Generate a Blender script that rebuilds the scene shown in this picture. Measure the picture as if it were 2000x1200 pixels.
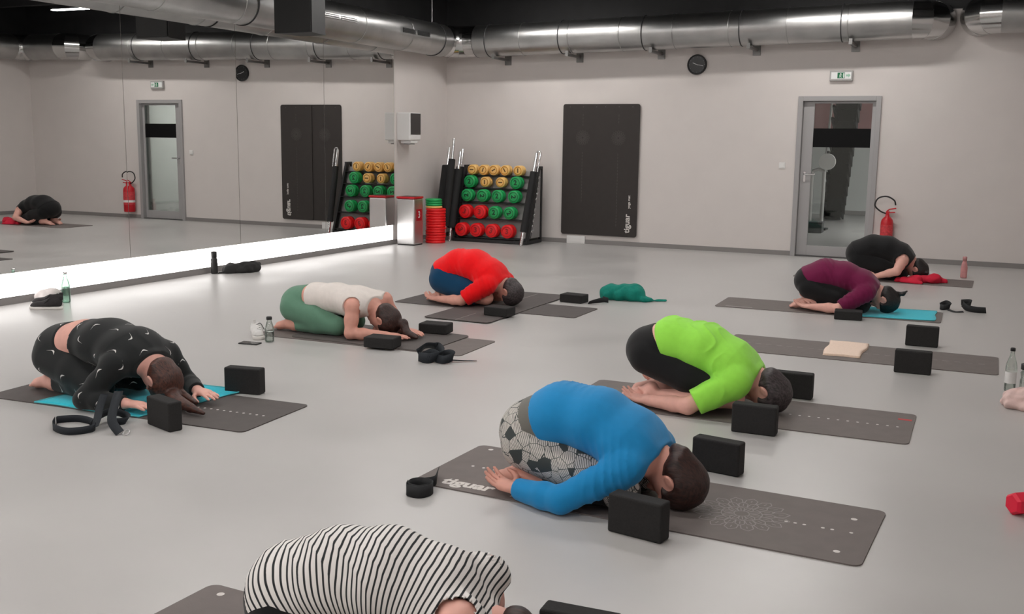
import bpy, bmesh, math, random
import numpy as np
from mathutils import Vector, Matrix
from mathutils.bvhtree import BVHTree
for o in list(bpy.data.objects):
    bpy.data.objects.remove(o, do_unlink=True)
SC = bpy.context.scene
COL = SC.collection
R = math.radians
# ------------------------------------------------------------------ camera
F_PX, PITCH, YAW, ROLL, CAM_H = 2032.13, 0.1587, 0.4381, 0.0136, 1.4559
fw = Vector((-math.sin(YAW) * math.cos(PITCH), math.cos(YAW) * math.cos(PITCH), -math.sin(PITCH)))
rt = Vector((math.cos(YAW), math.sin(YAW), 0)); up0 = rt.cross(fw)
cr = rt * math.cos(ROLL) + up0 * math.sin(ROLL); cu = -rt * math.sin(ROLL) + up0 * math.cos(ROLL)
cam = bpy.data.cameras.new('camera'); camo = bpy.data.objects.new('camera', cam); COL.objects.link(camo)
M4 = Matrix((cr, cu, -fw)).transposed().to_4x4(); M4.translation = (0, 0, CAM_H)
camo.matrix_world = M4
cam.sensor_fit = 'HORIZONTAL'; cam.sensor_width = 36; cam.lens = F_PX / 2000 * 36; cam.clip_end = 100
SC.camera = camo
# ------------------------------------------------------------------ world, exposure
wd = bpy.data.worlds.new('world'); SC.world = wd; wd.use_nodes = True
wd.node_tree.nodes['Background'].inputs[0].default_value = (.02, .02, .022, 1)
wd.node_tree.nodes['Background'].inputs[1].default_value = 1.0
SC.view_settings.view_transform = 'Standard'; SC.view_settings.look = 'None'
SC.view_settings.exposure = 0.0; SC.view_settings.gamma = 1.0; SC.view_settings.use_curve_mapping = False
LAMP = 70.0
LEDS = 2.6
# ------------------------------------------------------------------ helpers: materials
def lin(c):
    c = c / 255.0
    return c / 12.92 if c <= .04045 else ((c + .055) / 1.055) ** 2.4
def rgb(r, g, b): return (lin(r), lin(g), lin(b), 1)
MATS = {}
def mat(name, col, rough=.6, metal=0.0, noise=0.0, nscale=20, bump=0.0, bscale=200, spec=.5, stretch=(1, 1, 1), sheen=0.0, coat=0.0, rvar=0.0):
    if name in MATS: return MATS[name]
    m = bpy.data.materials.new(name); m.use_nodes = True; nt = m.node_tree; N = nt.nodes; L = nt.links
    b = N['Principled BSDF']
    b.inputs['Base Color'].default_value = col; b.inputs['Roughness'].default_value = rough
    b.inputs['Metallic'].default_value = metal; b.inputs['Specular IOR Level'].default_value = spec
    b.inputs['Sheen Weight'].default_value = sheen; b.inputs['Coat Weight'].default_value = coat
    tc = N.new('ShaderNodeTexCoord'); mp = N.new('ShaderNodeMapping'); mp.inputs['Scale'].default_value = stretch
    L.new(tc.outputs['Object'], mp.inputs[0])
    if noise or rvar:
        n = N.new('ShaderNodeTexNoise'); n.inputs['Scale'].default_value = nscale; n.inputs['Detail'].default_value = 5
        L.new(mp.outputs[0], n.inputs['Vector'])
    if noise:
        cr_ = N.new('ShaderNodeMapRange'); cr_.inputs[1].default_value = .3; cr_.inputs[2].default_value = .7
        cr_.inputs[3].default_value = 1 - noise; cr_.inputs[4].default_value = 1 + noise
        L.new(n.outputs[0], cr_.inputs[0])
        mx = N.new('ShaderNodeVectorMath'); mx.operation = 'SCALE'; mx.inputs[0].default_value = col[:3]
        L.new(cr_.outputs[0], mx.inputs['Scale']); L.new(mx.outputs[0], b.inputs['Base Color'])
    if rvar:
        rr = N.new('ShaderNodeMapRange'); rr.inputs[1].default_value = .3; rr.inputs[2].default_value = .7
        rr.inputs[3].default_value = rough - rvar; rr.inputs[4].default_value = rough + rvar
        L.new(n.outputs[0], rr.inputs[0]); L.new(rr.outputs[0], b.inputs['Roughness'])
    if bump:
        n2 = N.new('ShaderNodeTexNoise'); n2.inputs['Scale'].default_value = bscale; n2.inputs['Detail'].default_value = 4
        L.new(mp.outputs[0], n2.inputs['Vector'])
        bp = N.new('ShaderNodeBump'); bp.inputs['Strength'].default_value = bump; bp.inputs['Distance'].default_value = .004
        L.new(n2.outputs[0], bp.inputs['Height']); L.new(bp.outputs[0], b.inputs['Normal'])
    MATS[name] = m; return m
def emat(name, col, s):
    m = bpy.data.materials.new(name); m.use_nodes = True; b = m.node_tree.nodes['Principled BSDF']
    b.inputs['Base Color'].default_value = (.8, .8, .8, 1)
    b.inputs['Emission Color'].default_value = col; b.inputs['Emission Strength'].default_value = s
    return m
def glassmat(name, col=(.9, .95, .93, 1), tint=(.93, .96, .95, 1), rough=.02, base=.06):
    m = bpy.data.materials.new(name); m.use_nodes = True; nt = m.node_tree; N = nt.nodes; L = nt.links
    N.remove(N['Principled BSDF']); out = N['Material Output']
    t = N.new('ShaderNodeBsdfTransparent'); t.inputs[0].default_value = tint
    g = N.new('ShaderNodeBsdfGlossy'); g.inputs['Color'].default_value = col; g.inputs['Roughness'].default_value = rough
    lw = N.new('ShaderNodeLayerWeight'); lw.inputs[0].default_value = .3
    mr = N.new('ShaderNodeMapRange'); mr.inputs[3].default_value = base; mr.inputs[4].default_value = .8
    L.new(lw.outputs['Fresnel'], mr.inputs[0])
    mx = N.new('ShaderNodeMixShader'); L.new(mr.outputs[0], mx.inputs[0]); L.new(t.outputs[0], mx.inputs[1]); L.new(g.outputs[0], mx.inputs[2])
    L.new(mx.outputs[0], out.inputs[0]); return m
# ------------------------------------------------------------------ helpers: objects
def tag(o, label=None, cat=None, group=None, kind=None):
    if label: o['label'] = label
    if cat: o['category'] = cat
    if group: o['group'] = group
    if kind: o['kind'] = kind
    return o
def empty(name, loc=(0, 0, 0), rz=0.0, label=None, cat=None, group=None, kind=None):
    o = bpy.data.objects.new(name, None); COL.objects.link(o); o.empty_display_size = .1
    o.location = loc; o.rotation_euler = (0, 0, rz)
    return tag(o, label, cat, group, kind)
def link(name, me, m=None, parent=None, loc=None, rot=None):
    o = bpy.data.objects.new(name, me); COL.objects.link(o)
    if m is not None:
        ms = m if isinstance(m, (list, tuple)) else [m]
        if len(me.materials) == 0:
            for q in ms: me.materials.append(q)
    if parent is not None: o.parent = parent
    if loc is not None: o.location = loc
    if rot is not None: o.rotation_euler = rot
    return o
def mesh(name, vs, fs, smooth=False):
    me = bpy.data.meshes.new(name); me.from_pydata([tuple(v) for v in vs], [], [tuple(f) for f in fs]); me.update()
    if smooth: me.shade_smooth()
    return me
class MB:
    """collects shapes for ONE mesh"""
    def __init__(s): s.v = []; s.f = []; s.sm = []
    def add(s, vs, fs, smooth=False):
        n = len(s.v); s.v += [tuple(v) for v in vs]; s.f += [tuple(i + n for i in f) for f in fs]; s.sm += [smooth] * len(fs); return s
    def box(s, x0, x1, y0, y1, z0, z1):
        v = [(x0, y0, z0), (x1, y0, z0), (x1, y1, z0), (x0, y1, z0), (x0, y0, z1), (x1, y0, z1), (x1, y1, z1), (x0, y1, z1)]
        return s.add(v, [(0, 3, 2, 1), (4, 5, 6, 7), (0, 1, 5, 4), (1, 2, 6, 5), (2, 3, 7, 6), (3, 0, 4, 7)])
    def bbox(s, x0, x1, y0, y1, z0, z1, b=.006, seg=2):
        bm = bmesh.new(); bmesh.ops.create_cube(bm, size=1)
        for v in bm.verts:
            v.co = Vector(((x0 + x1) / 2 + v.co.x * (x1 - x0), (y0 + y1) / 2 + v.co.y * (y1 - y0), (z0 + z1) / 2 + v.co.z * (z1 - z0)))
        bmesh.ops.bevel(bm, geom=bm.edges[:], offset=b, segments=seg, affect='EDGES', profile=.5)
        bm.verts.index_update(); s.add([v.co[:] for v in bm.verts], [[v.index for v in f.verts] for f in bm.faces]); bm.free(); return s
    def tube(s, pts, r, n=12, caps=True, smooth=True):
        P = [Vector(p) for p in pts]; rs = r if isinstance(r, (list, tuple)) else [r] * len(P)
        T = []
        for i in range(len(P)):
            a = P[max(i - 1, 0)]; b = P[min(i + 1, len(P) - 1)]; T.append((b - a).normalized())
        u = T[0].orthogonal().normalized(); vs = []; fs = []
        for i, p in enumerate(P):
            u = (u - T[i] * u.dot(T[i])).normalized(); w = T[i].cross(u)
            for k in range(n):
                a = 2 * math.pi * k / n; vs.append(p + (u * math.cos(a) + w * math.sin(a)) * rs[i])
        for i in range(len(P) - 1):
            for k in range(n):
                k2 = (k + 1) % n; fs.append((i * n + k, i * n + k2, (i + 1) * n + k2, (i + 1) * n + k))
        s.add(vs, fs, smooth)
        if caps:
            s.add(vs[:n], [tuple(range(n))[::-1]]); s.add(vs[-n:], [tuple(range(n))])
        return s
    def lathe(s, prof, n=24, c=(0, 0, 0), smooth=True):
        vs = []; fs = []
        for (r, z) in prof:
            for k in range(n):
                a = 2 * math.pi * k / n; vs.append((c[0] + r * math.cos(a), c[1] + r * math.sin(a), c[2] + z))
        for i in range(len(prof) - 1):
            for k in range(n):
                k2 = (k + 1) % n; fs.append((i * n + k, i * n + k2, (i + 1) * n + k2, (i + 1) * n + k))
        s.add(vs, fs, smooth)
        if prof[0][0] > 1e-4: s.add(vs[:n], [tuple(range(n))[::-1]])
        if prof[-1][0] > 1e-4: s.add(vs[-n:], [tuple(range(n))])
        return s
    def disc_y(s, c, r, t, n=24):     # a short cylinder along y
        return s.tube([(c[0], c[1], c[2]), (c[0], c[1] + t, c[2])], r, n)
    def prism(s, pts, z0, z1):
        n = len(pts); v = [(p[0], p[1], z0) for p in pts] + [(p[0], p[1], z1) for p in pts]
        return s.add(v, [tuple(range(n))[::-1], tuple(range(n, 2 * n))] + [(i, (i + 1) % n, n + (i + 1) % n, n + i) for i in range(n)])
    def torus(s, c, ax1, ax2, Rr, r, n=32, m=8, a0=0, a1=2 * math.pi):
        c = Vector(c); ax1 = Vector(ax1); ax2 = Vector(ax2)
        full = abs(a1 - a0 - 2 * math.pi) < 1e-4; k = n if full else n + 1
        nn = ax1.cross(ax2); vs = []; fs = []
        for i in range(k):
            a = a0 + (a1 - a0) * i / n; d = ax1 * math.cos(a) + ax2 * math.sin(a)
            for j in range(m):
                b = 2 * math.pi * j / m; vs.append(c + d * (Rr + r * math.cos(b)) + nn * r * math.sin(b))
        for i in range(n):
            i2 = (i + 1) % k
            for j in range(m):
                j2 = (j + 1) % m; fs.append((i * m + j, i2 * m + j, i2 * m + j2, i * m + j2))
        return s.add(vs, fs, True)
    def me(s, name):
        me = bpy.data.meshes.new(name); me.from_pydata(s.v, [], s.f); me.update()
        me.polygons.foreach_set('use_smooth', s.sm); return me
    def build(s, name, m=None, parent=None, loc=None, rot=None): return link(name, s.me(name), m, parent, loc, rot)
def rrect(L, W, r, n=6):
    pts = []
    for (cx, cy, a0) in ((L / 2 - r, W / 2 - r, 0), (-L / 2 + r, W / 2 - r, 90), (-L / 2 + r, -W / 2 + r, 180), (L / 2 - r, -W / 2 + r, 270)):
        for k in range(n + 1):
            a = R(a0 + 90 * k / n); pts.append((cx + r * math.cos(a), cy + r * math.sin(a)))
    return pts
def smoothpath(pts, n=8):
    P = [Vector(p) for p in pts]; out = []
    for i in range(len(P) - 1):
        p0 = P[max(i - 1, 0)]; p1 = P[i]; p2 = P[i + 1]; p3 = P[min(i + 2, len(P) - 1)]
        for k in range(n):
            t = k / n
            out.append(.5 * ((2 * p1) + (p2 - p0) * t + (2 * p0 - 5 * p1 + 4 * p2 - p3) * t * t + (-p0 + 3 * p1 - 3 * p2 + p3) * t ** 3))
    out.append(P[-1]); return out
def textmesh(body, size, bold=0.0, space=1.0):
    cu_ = bpy.data.curves.new('text', 'FONT'); cu_.body = body; cu_.size = size; cu_.offset = bold; cu_.space_character = space
    cu_.align_x = 'CENTER'; cu_.align_y = 'CENTER'; cu_.extrude = 0.0004
    o = bpy.data.objects.new('text', cu_); COL.objects.link(o)
    dg = bpy.context.evaluated_depsgraph_get(); me = bpy.data.meshes.new_from_object(o.evaluated_get(dg))
    bpy.data.objects.remove(o, do_unlink=True); bpy.data.curves.remove(cu_); return me
ORD = ['first', 'second', 'third', 'fourth', 'fifth', 'sixth', 'seventh', 'eighth', 'ninth', 'tenth', 'eleventh', 'twelfth', 'thirteenth', 'fourteenth']
# ================================================================== the room
XL, XR, YB, YF, ZC = -7.69, 1.06, 14.0, -2.0, 3.75
M_wall = mat('wall_paint', (.675, .63, .608, 1), .75, noise=.02, nscale=3, bump=.03, bscale=300)
M_floor = mat('vinyl_floor', (.50, .485, .475, 1), .33, noise=.05, nscale=1.3, bump=.015, bscale=150, rvar=.05)
M_ceil = mat('black_ceiling', (.012, .012, .013, 1), .7, noise=.3, nscale=4)
M_base = mat('grey_baseboard', (.24, .225, .22, 1), .5)
M_frame = mat('grey_door_frame', (.36, .35, .352, 1), .45)
M_leaf = mat('grey_door_leaf', (.38, .37, .372, 1), .45)
M_black = mat('black_plastic', (.012, .012, .013, 1), .5, bump=.05)
M_white = mat('white_plastic', (.78, .77, .76, 1), .35)
M_chrome = mat('chrome', (.75, .75, .76, 1), .18, 1.0)
M_steel = mat('brushed_steel', (.74, .73, .73, 1), .36, 1.0, bump=.1, bscale=60, stretch=(1, 1, .05))
M_mirror = mat('mirror_glass', (.80, .80, .79, 1), .0, 1.0)
MB().box(XL - .2, XR + .2, YF - .2, YB, -.12, 0).build('floor', M_floor).__setitem__('kind', 'structure')
tag(MB().box(XL - .2, XR + .2, YF - .2, YB + .2, ZC, ZC + .1).build('ceiling', M_ceil), kind='structure')
# back wall with its door opening (x -2.50..-1.475, z 0..2.07)
DX0, DX1, DZ = -2.498, -1.475, 2.072
wb = MB(); wb.box(XL - .2, DX0 + .03, YB, YB + .2, -.12, ZC); wb.box(DX1 - .03, XR + .2, YB, YB + .2, -.12, ZC); wb.box(DX0 + .03, DX1 - .03, YB, YB + .2, DZ - .03, ZC)
tag(wb.build('wall_back', M_wall), kind='structure')
ub = MB(); ub.box(XL + .001, XR - .001, YB - .006, YB, 3.10, ZC); tag(ub.build('wall_back_upper', M_ceil), kind='structure')
tag(MB().box(XL, XL + .006, YF, YB - .006, 3.06, ZC).build('wall_left_upper', M_ceil), kind='structure')
tag(MB().box(XR - .006, XR, YF, YB - .006, 3.10, ZC).build('wall_right_upper', M_ceil), kind='structure')
tag(MB().box(XL - .2, XL, YF - .2, YB, -.12, ZC).build('wall_left', M_wall), kind='structure')
tag(MB().box(XR, XR + .2, YF - .2, YB, -.12, ZC).build('wall_right', M_wall), kind='structure')
tag(MB().box(XL, XR, YF - .2, YF, -.12, ZC).build('wall_front', M_wall), kind='structure')
bb = MB(); bb.box(XL + .02, -5.69, YB - .012, YB, 0, .062); bb.box(-5.40, DX0, YB - .012, YB, 0, .062); bb.box(DX1, XR, YB - .012, YB, 0, .062)
tag(bb.build('baseboard_back', M_base), kind='structure')
tag(MB().box(XL, XL + .014, YF, YB, 0, .06).build('baseboard_left', M_base), kind='structure')
tag(MB().box(XR - .012, XR, YF, YB, 0, .062).build('baseboard_right', M_base), kind='structure')
# floor socket box in the gap of the baseboard
sb = empty('socket_box', (-5.545, YB - .02, .05), 0, 'white socket box low on the wall in the gap of the baseboard', 'socket')
MB().bbox(-.14, .14, -.012, .018, -.05, .06, .005).build('housing', M_white, sb); MB().bbox(-.10, .10, -.016, -.011, -.03, .035, .002).build('cover', M_white, sb)
# ceiling beams and trays, black
for i, y in enumerate((13.0, 10.6, 8.0, 5.2, 2.4)):
    MB().box(XL + .02, XR - .02, y - .06, y + .06, 3.60, 3.75).build('ceiling_beam', M_ceil, None)
    o = bpy.context.scene.collection.objects[-1]; tag(o, kind='structure'); o.name = 'trim_%d' % (i + 1)
# ------------------------------------------------------------------ mirror
mr = empty('wall_mirror', (XL, 12.48, .27), 0, 'large wall mirror of tall panels along the left wall', 'mirror')
PW = 1.632
for i in range(8):
    y1 = -i * PW
    MB().box(-.003, .003, -PW / 2 + .0025, PW / 2 - .0025, 0, 2.65).build('mirror_panel', M_mirror, mr, loc=(.006, y1 - PW / 2, 0), rot=(0, 0, [0, .0012, -.001, .0015, 0, 0, 0, 0][i]))
MB().box(0, .007, 0, .012, -.0, 2.65).build('edge_trim', mat('mirror_edge', (.55, .55, .54, 1), .3, .6), mr)
ls = empty('light_strip', (XL, 12.44, .065), 0, 'glowing white light strip running along the foot of the mirror', 'light')
MB().box(.0, .010, -12.6, 0, 0, .203).build('diffuser', emat('led_glow', (1, .97, .95, 1), LEDS), ls)
MB().box(.0, .013, -13.0, .02, -.004, .0).build('rail', M_base, ls)
# ------------------------------------------------------------------ door
dr = empty('door_1', (DX0, YB, 0), 0, 'grey framed glass door with a dark band across the pane', 'door', kind='structure')
W_ = DX1 - DX0
f = MB(); f.bbox(0, .062, -.03, .21, 0, DZ, .004); f.bbox(W_ - .062, W_, -.03, .21, 0, DZ, .004); f.bbox(.0622, W_ - .0622, -.03, .21, DZ - .062, DZ, .004)
f.build('door_frame', M_frame, dr)
lf = MB(); y0, y1 = .04, .085; lx0, lx1 = .065, W_ - .065
gx0, gx1, gz0, gz1 = lx0 + .135, lx1 - .045, .145, DZ - .09
lf.bbox(lx0, gx0, y0, y1, .012, DZ - .065, .003); lf.bbox(gx1, lx1, y0, y1, .012, DZ - .065, .003)
lf.bbox(gx0 - .001, gx1 + .001, y0, y1, .012, gz0, .003); lf.bbox(gx0 - .001, gx1 + .001, y0, y1, gz1, DZ - .065, .003)
leaf = lf.build('door_leaf', M_leaf, dr)
MB().box(gx0, gx1, .058, .066, gz0, gz1).build('glass_pane', glassmat('door_glass', tint=(.84, .86, .85, 1), base=.015), leaf)
MB().box(gx0 + .002, gx1 - .002, .052, .056, 1.425, 1.665).build('dark_band', mat('black_film', (.004, .004, .0045, 1), .6, spec=.15), leaf)
hd = MB(); hd.bbox(.105, .135, y0 - .008, y0 - .0005, .97, 1.11, .003); hd.tube([(.12, y0, 1.075), (.12, y0 - .05, 1.075), (.13, y0 - .055, 1.075), (.26, y0 - .055, 1.075)], .010, 10)
hd.tube([(.12, y0 - .002, 1.0), (.12, y0 - .012, 1.0)], .016, 14)
hd.build('door_handle', M_chrome, leaf)
MB().box(.062, W_ - .062, -.02, .2, 0, .010).build('threshold', mat('dark_threshold', (.08, .078, .078, 1), .5), dr)
# ------------------------------------------------------------------ hall behind the door
HX0, HX1, HY, HZ = -6.2, 1.5, 23.0, 3.4
M_hfloor = mat('hall_floor', (.30, .29, .285, 1), .3, noise=.06, nscale=1.5)
M_hwall = mat('hall_wall', (.52, .53, .52, 1), .7, noise=.03, nscale=2)
tag(MB().box(HX0, HX1, YB, HY + .2, -.12, -.004).build('hall_floor', M_hfloor), kind='structure')
tag(MB().box(HX0, HX1, HY, HY + .2, -.12, 1.75).build('hall_wall_lower', M_hwall), kind='structure')
tag(MB().box(HX0, HX1, HY, HY + .2, 1.75, HZ).build('hall_wall_upper', mat('dusky_red_wall', (.34, .17, .17, 1), .7, noise=.15, nscale=1.2)), kind='structure')
tag(MB().box(HX0 - .2, HX0, YB + .2, HY + .2, -.12, HZ).build('hall_wall_side', M_hwall), kind='structure')
tag(MB().box(HX1, HX1 + .2, YB + .2, HY + .2, -.12, HZ).build('hall_wall_side', M_hwall), kind='structure')
tag(MB().box(HX0 - .2, HX1 + .2, YB + .2, HY + .2, HZ, HZ + .1).build('hall_ceiling', mat('hall_ceiling', (.4, .4, .4, 1), .8)), kind='structure')
tag(MB().box(-3.4, HX1, HY - .015, HY, 0, .09).build('hall_baseboard', M_base), kind='structure')
hl = empty('hall_fill_lamp', (-.6, 18.5, HZ), 0, 'added flat square fill lamp, out of view, lighting the hall behind the glass door', 'lamp')  # unseen lamp, added so the hall behind the glass is bright enough
MB().bbox(-.4, .4, -.4, .4, -.06, 0, .01).build('housing', M_white, hl); MB().box(-.37, .37, -.37, .37, -.064, -.061).build('diffuser', emat('hall_fill_glow', (1, .98, .95, 1), 120), hl)
# dark staircase rising towards the door wall
M_stair = mat('dark_stair', (.006, .006, .007, 1), .8, noise=.2, nscale=8, spec=.15)
st = empty('staircase', (-3.06, 21.3, 0), 0, 'dark open staircase seen through the glass of the door', 'staircase')
NS = 13
for i in range(NS):
    x = i * .055; y = -i * .30; z = .19 + i * .19
    MB().bbox(-.14 + x, .20 + x, y - .20, y + .12, z - .045, z, .004).build('step', M_stair, st)
    MB().box(-.12 + x, .18 + x, y + .10, y + .118, z - .24, z - .0455).build('riser_board', M_stair, st)
for sx in (-.16, .19):
    s_ = MB()
    for i in range(NS):
        x = i * .055; y = -i * .30; z = .19 + i * .19
        s_.add([(sx + x, y + .20, max(0, z - .26)), (sx + x + .035, y + .20, max(0, z - .26)), (sx + x + .035, y - .25, z - .02), (sx + x, y - .25, z - .02),
                (sx + x, y + .20, z - .02), (sx + x + .035, y + .20, z - .02), (sx + x + .035, y - .25, z + .02), (sx + x, y - .25, z + .02)],
               [(0, 3, 2, 1), (4, 5, 6, 7), (0, 1, 5, 4), (1, 2, 6, 5), (2, 3, 7, 6), (3, 0, 4, 7)])
    s_.build('stringer', M_stair, st)
MB().tube([(-.18, .1, 0), (-.18, .1, 1.05), (-.18 + 12 * .055, -3.5, 3.3)], .022, 10).build('handrail', M_steel, st)
# posts of an entry barrier with a round white disc, plus low dark box
gt = empty('entry_barrier', (-3.02, 18.6, 0), 0, 'steel entry barrier with a round white head in the hall', 'barrier')
for dx in (0, .20):
    MB().tube([(dx, 0, 0), (dx, 0, 1.0)], .032, 14).build('post', M_steel, gt)
MB().tube([(0, 0, 1.0), (.10, 0, 1.04), (.2, 0, 1.0)], .03, 12).build('top_bar', M_steel, gt)
MB().disc_y((.24, -.03, 1.17), .14, .05, 28).build('disc', M_white, gt)
MB().bbox(-.10, .30, -.15, .15, 0, .03, .005).build('base_plate', M_black, gt)
bx = empty('floor_box', (-2.86, 18.0, 0), 0, 'low dark box on the hall floor behind the glass', 'box')
MB().bbox(-.22, .16, -.12, .12, -.003, .16, .01).build('body', mat('dark_grey_box', (.05, .05, .052, 1), .6), bx); MB().bbox(-.23, .17, -.13, .13, .16, .18, .006).build('lid', mat('dark_grey_box'[:], (.05, .05, .052, 1), .6), bx)
# ------------------------------------------------------------------ ceiling lamps (rows of linear lamps)
M_lamp = emat('lamp_glow', (1, .965, .93, 1), LAMP); M_lamp1 = emat('lamp_glow_back_row', (1, .965, .93, 1), LAMP * .88)
for i, y in enumerate((12.6, 9.6, 6.7, 3.9, 1.2, -1.0)):  # last row, behind the camera, is added to brighten the near floor
    for j, x in enumerate((-5.75, -1.95)):
        e = empty('linear_lamp', (x, y, 3.45), 0, 'long white ceiling lamp in the %s row from the back wall, %s' % (ORD[i], ('over the mirror side', 'over the door side')[j]), 'lamp', 'linear lamps under the black ceiling')
        MB().bbox(-.75, .75, -.06, .06, .0, .06, .005).build('housing', M_black, e)
        MB().box(-.74, .74, -.055, .055, -.012, -.0005).build('diffuser', M_lamp if i else M_lamp1, e)
        for s in (-.5, .5): MB().tube([(s, 0, .06), (s, 0, .30)], .004, 6).build('suspension_wire', M_steel, e)
# ================================================================== air ducts
def ductmat():
    m = bpy.data.materials.new('galvanised_duct'); m.use_nodes = True; N = m.node_tree.nodes; L = m.node_tree.links; b = N['Principled BSDF']
    b.inputs['Metallic'].default_value = 1.0; b.inputs['Roughness'].default_value = .36
    tc = N.new('ShaderNodeTexCoord'); n = N.new('ShaderNodeTexNoise'); n.inputs['Scale'].default_value = 3; n.inputs['Detail'].default_value = 6
    L.new(tc.outputs['Object'], n.inputs['Vector'])
    r = N.new('ShaderNodeValToRGB'); r.color_ramp.elements[0].position = .3; r.color_ramp.elements[1].position = .7
    r.color_ramp.elements[0].color = (.40, .40, .397, 1); r.color_ramp.elements[1].color = (.51, .51, .503, 1)
    L.new(n.outputs[0], r.inputs[0]); L.new(r.outputs[0], b.inputs['Base Color'])
    v = N.new('ShaderNodeTexNoise'); v.inputs['Scale'].default_value = 25; L.new(tc.outputs['Object'], v.inputs['Vector'])
    bp = N.new('ShaderNodeBump'); bp.inputs['Strength'].default_value = .12; bp.inputs['Distance'].default_value = .01
    L.new(v.outputs[0], bp.inputs['Height']); L.new(bp.outputs[0], b.inputs['Normal']); return m
M_duct = ductmat()
M_elbow = mat('bright_duct_elbow', (.60, .60, .595, 1), .16, 1.0, bump=.03, bscale=30)
M_band = mat('dark_band_rubber', (.03, .03, .032, 1), .5)
DR = .222
def zb(x): return 2.855 + (x + 6.9) * .0165          # centre height of the back duct
def elbow(parent, c0, d0, c1, d1, rad, segs=4, mt=None, r=DR):
    """segmented bend from direction d0 to d1 around a corner point: each gore its own piece"""
    c0 = Vector(c0); d0 = Vector(d0).normalized(); d1 = Vector(d1).normalized(); ctr = c0 + d1 * rad
    pts = []
    for k in range(segs + 1):
        a = (math.pi / 2) * k / segs
        pts.append(ctr + (-d1 * math.cos(a) + d0 * math.sin(a)) * rad)
    nrm = d0.cross(d1)
    rings = []
    for k in range(segs + 1):
        a = (math.pi / 2) * k / segs; t = d0 * math.cos(a) + d1 * math.sin(a); u = nrm; w = t.cross(u)
        st = 1 / math.cos(math.pi / 4 / segs) if 0 < k < segs else 1
        rings.append([pts[k] + (u * math.cos(q) + w * math.sin(q) * st) * r for q in [2 * math.pi * i / 32 for i in range(32)]])
    for k in range(segs):
        b = MB(); b.add(rings[k] + rings[k + 1], [(i, (i + 1) % 32, 32 + (i + 1) % 32, 32 + i) for i in range(32)], True)
        b.build('elbow_gore', mt or M_elbow, parent)
        t = (rings[k][0] - rings[k][16]).normalized()
        if k: MB().torus(pts[k], nrm, (rings[k][8] - pts[k]).normalized(), r + .001, .005, 32, 6).build('seam', mt or M_elbow, parent)
    return pts[-1]
d1 = empty('air_duct', (0, 13.66, 0), 0, 'long silver air duct along the top of the back wall', 'duct')
xa, xb = -6.99, -1.14
def straight(parent, a, b, n=7, name='duct_section'):
    a = Vector(a); b = Vector(b); d = (b - a)
    for i in range(n):
        p = a + d * (i / n); q = a + d * ((i + 1) / n)
        MB().tube([p, q], DR, 48, caps=False).build(name, M_duct, parent)
        if i:
            t = d.normalized(); u = t.orthogonal().normalized(); w = t.cross(u)
            MB().torus(p, u, w, DR + .002, .006, 40, 6).build('seam', M_duct, parent)
straight(d1, (xa, 0, zb(xa)), (xb, 0, zb(xb)), 8)
elbow(d1, (xb, 0, zb(xb)), (1, 0, 0), None, (0, 1, 0), .24, 3)
MB().tube([(xb + .24, .24, zb(xb)), (xb + .24, .338, zb(xb))], DR, 40, caps=False).build('wall_collar', M_elbow, d1)
for x in (-6.67, -5.55, -4.36, -3.07, -1.83):
    z = zb(x)
    MB().torus((x - .12, 0, z), (0, 1, 0), (0, 0, 1), DR + .004, .007, 48, 6).build('hanger_band', M_band, d1)
    b = MB(); b.box(x - .02, x + .02, -.16, .338, z - DR - .045, z - DR - .012); b.box(x - .05, x + .05, .322, .34, z - DR - .10, z - DR + .05)
    b.box(x - .02, x + .02, -.17, -.155, z - DR - .05, z - DR + .02)
    b.build('wall_bracket', mat('bracket_zinc', (.22, .215, .21, 1), .45, .7), d1)
# corner bend joining the two ducts
CX, CZ = XL + .25, zb(-7.2)
d2 = empty('air_duct', (CX, 13.66, 0), 0, 'silver air duct running above the mirror towards the viewer', 'duct')
elbow(d2, (0, -.30, CZ), (0, 1, 0), None, (1, 0, 0), .30, 3)
MB().tube([(.30, 0, CZ), (xa - CX - .006, 0, zb(xa))], DR + .003, 40, caps=False).build('collar', M_elbow, d2)
straight(d2, (0, -.30, CZ), (0, -14.9, CZ - .0), 13)
for y in (-.55, -4.6, -7.3, -9.6, -11.9):
    MB().torus((0, y, CZ), (1, 0, 0), (0, 0, 1), DR + .004, .007, 48, 6).build('hanger_band', M_band, d2)
    MB().tube([(0, y, CZ + DR), (0, y, ZC)], .006, 6).build('hanger_rod', M_steel, d2)
M_grille = mat('grille_dark', (.02, .02, .02, 1), .6); M_gr2 = mat('grille_frame', (.5, .5, .5, 1), .3, 1.0)
def grille(y, n, dark):
    g = empty('x', (0, 0, 0)); bpy.data.objects.remove(g)
    a0 = R(-8); r = DR + .004; fr = MB()
    def patch(y0, y1, b0, b1, rr):
        q = MB(); vs = []; k = 5
        for i in range(k + 1):
            a = b0 + (b1 - b0) * i / k
            for yy in (y0, y1): vs.append((rr * math.cos(a), yy, CZ + rr * math.sin(a)))
        q.add(vs, [(2 * i, 2 * i + 2, 2 * i + 3, 2 * i + 1) for i in range(k)]); return q
    fo = patch(y, y + n * .38 + .04, R(-12), R(16), r).build('vent_grille', M_gr2, d2)
    for i in range(n):
        patch(y + .04 + i * .38, y + .36 + i * .38, R(-6), R(10), r + .003).build('vent_slot', M_grille if dark else M_gr2, fo)
        for s in range(3):
            a = R(-4 + s * 5); MB().tube([((r + .008) * math.cos(a), y + .04 + i * .38, CZ + (r + .008) * math.sin(a)), ((r + .008) * math.cos(a), y + .36 + i * .38, CZ + (r + .008) * math.sin(a))], .004, 6).build('louvre', M_gr2 if not dark else M_band, fo)
grille(-1.75, 2, True); grille(-3.9, 3, False); grille(-6.6, 3, True)
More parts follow.
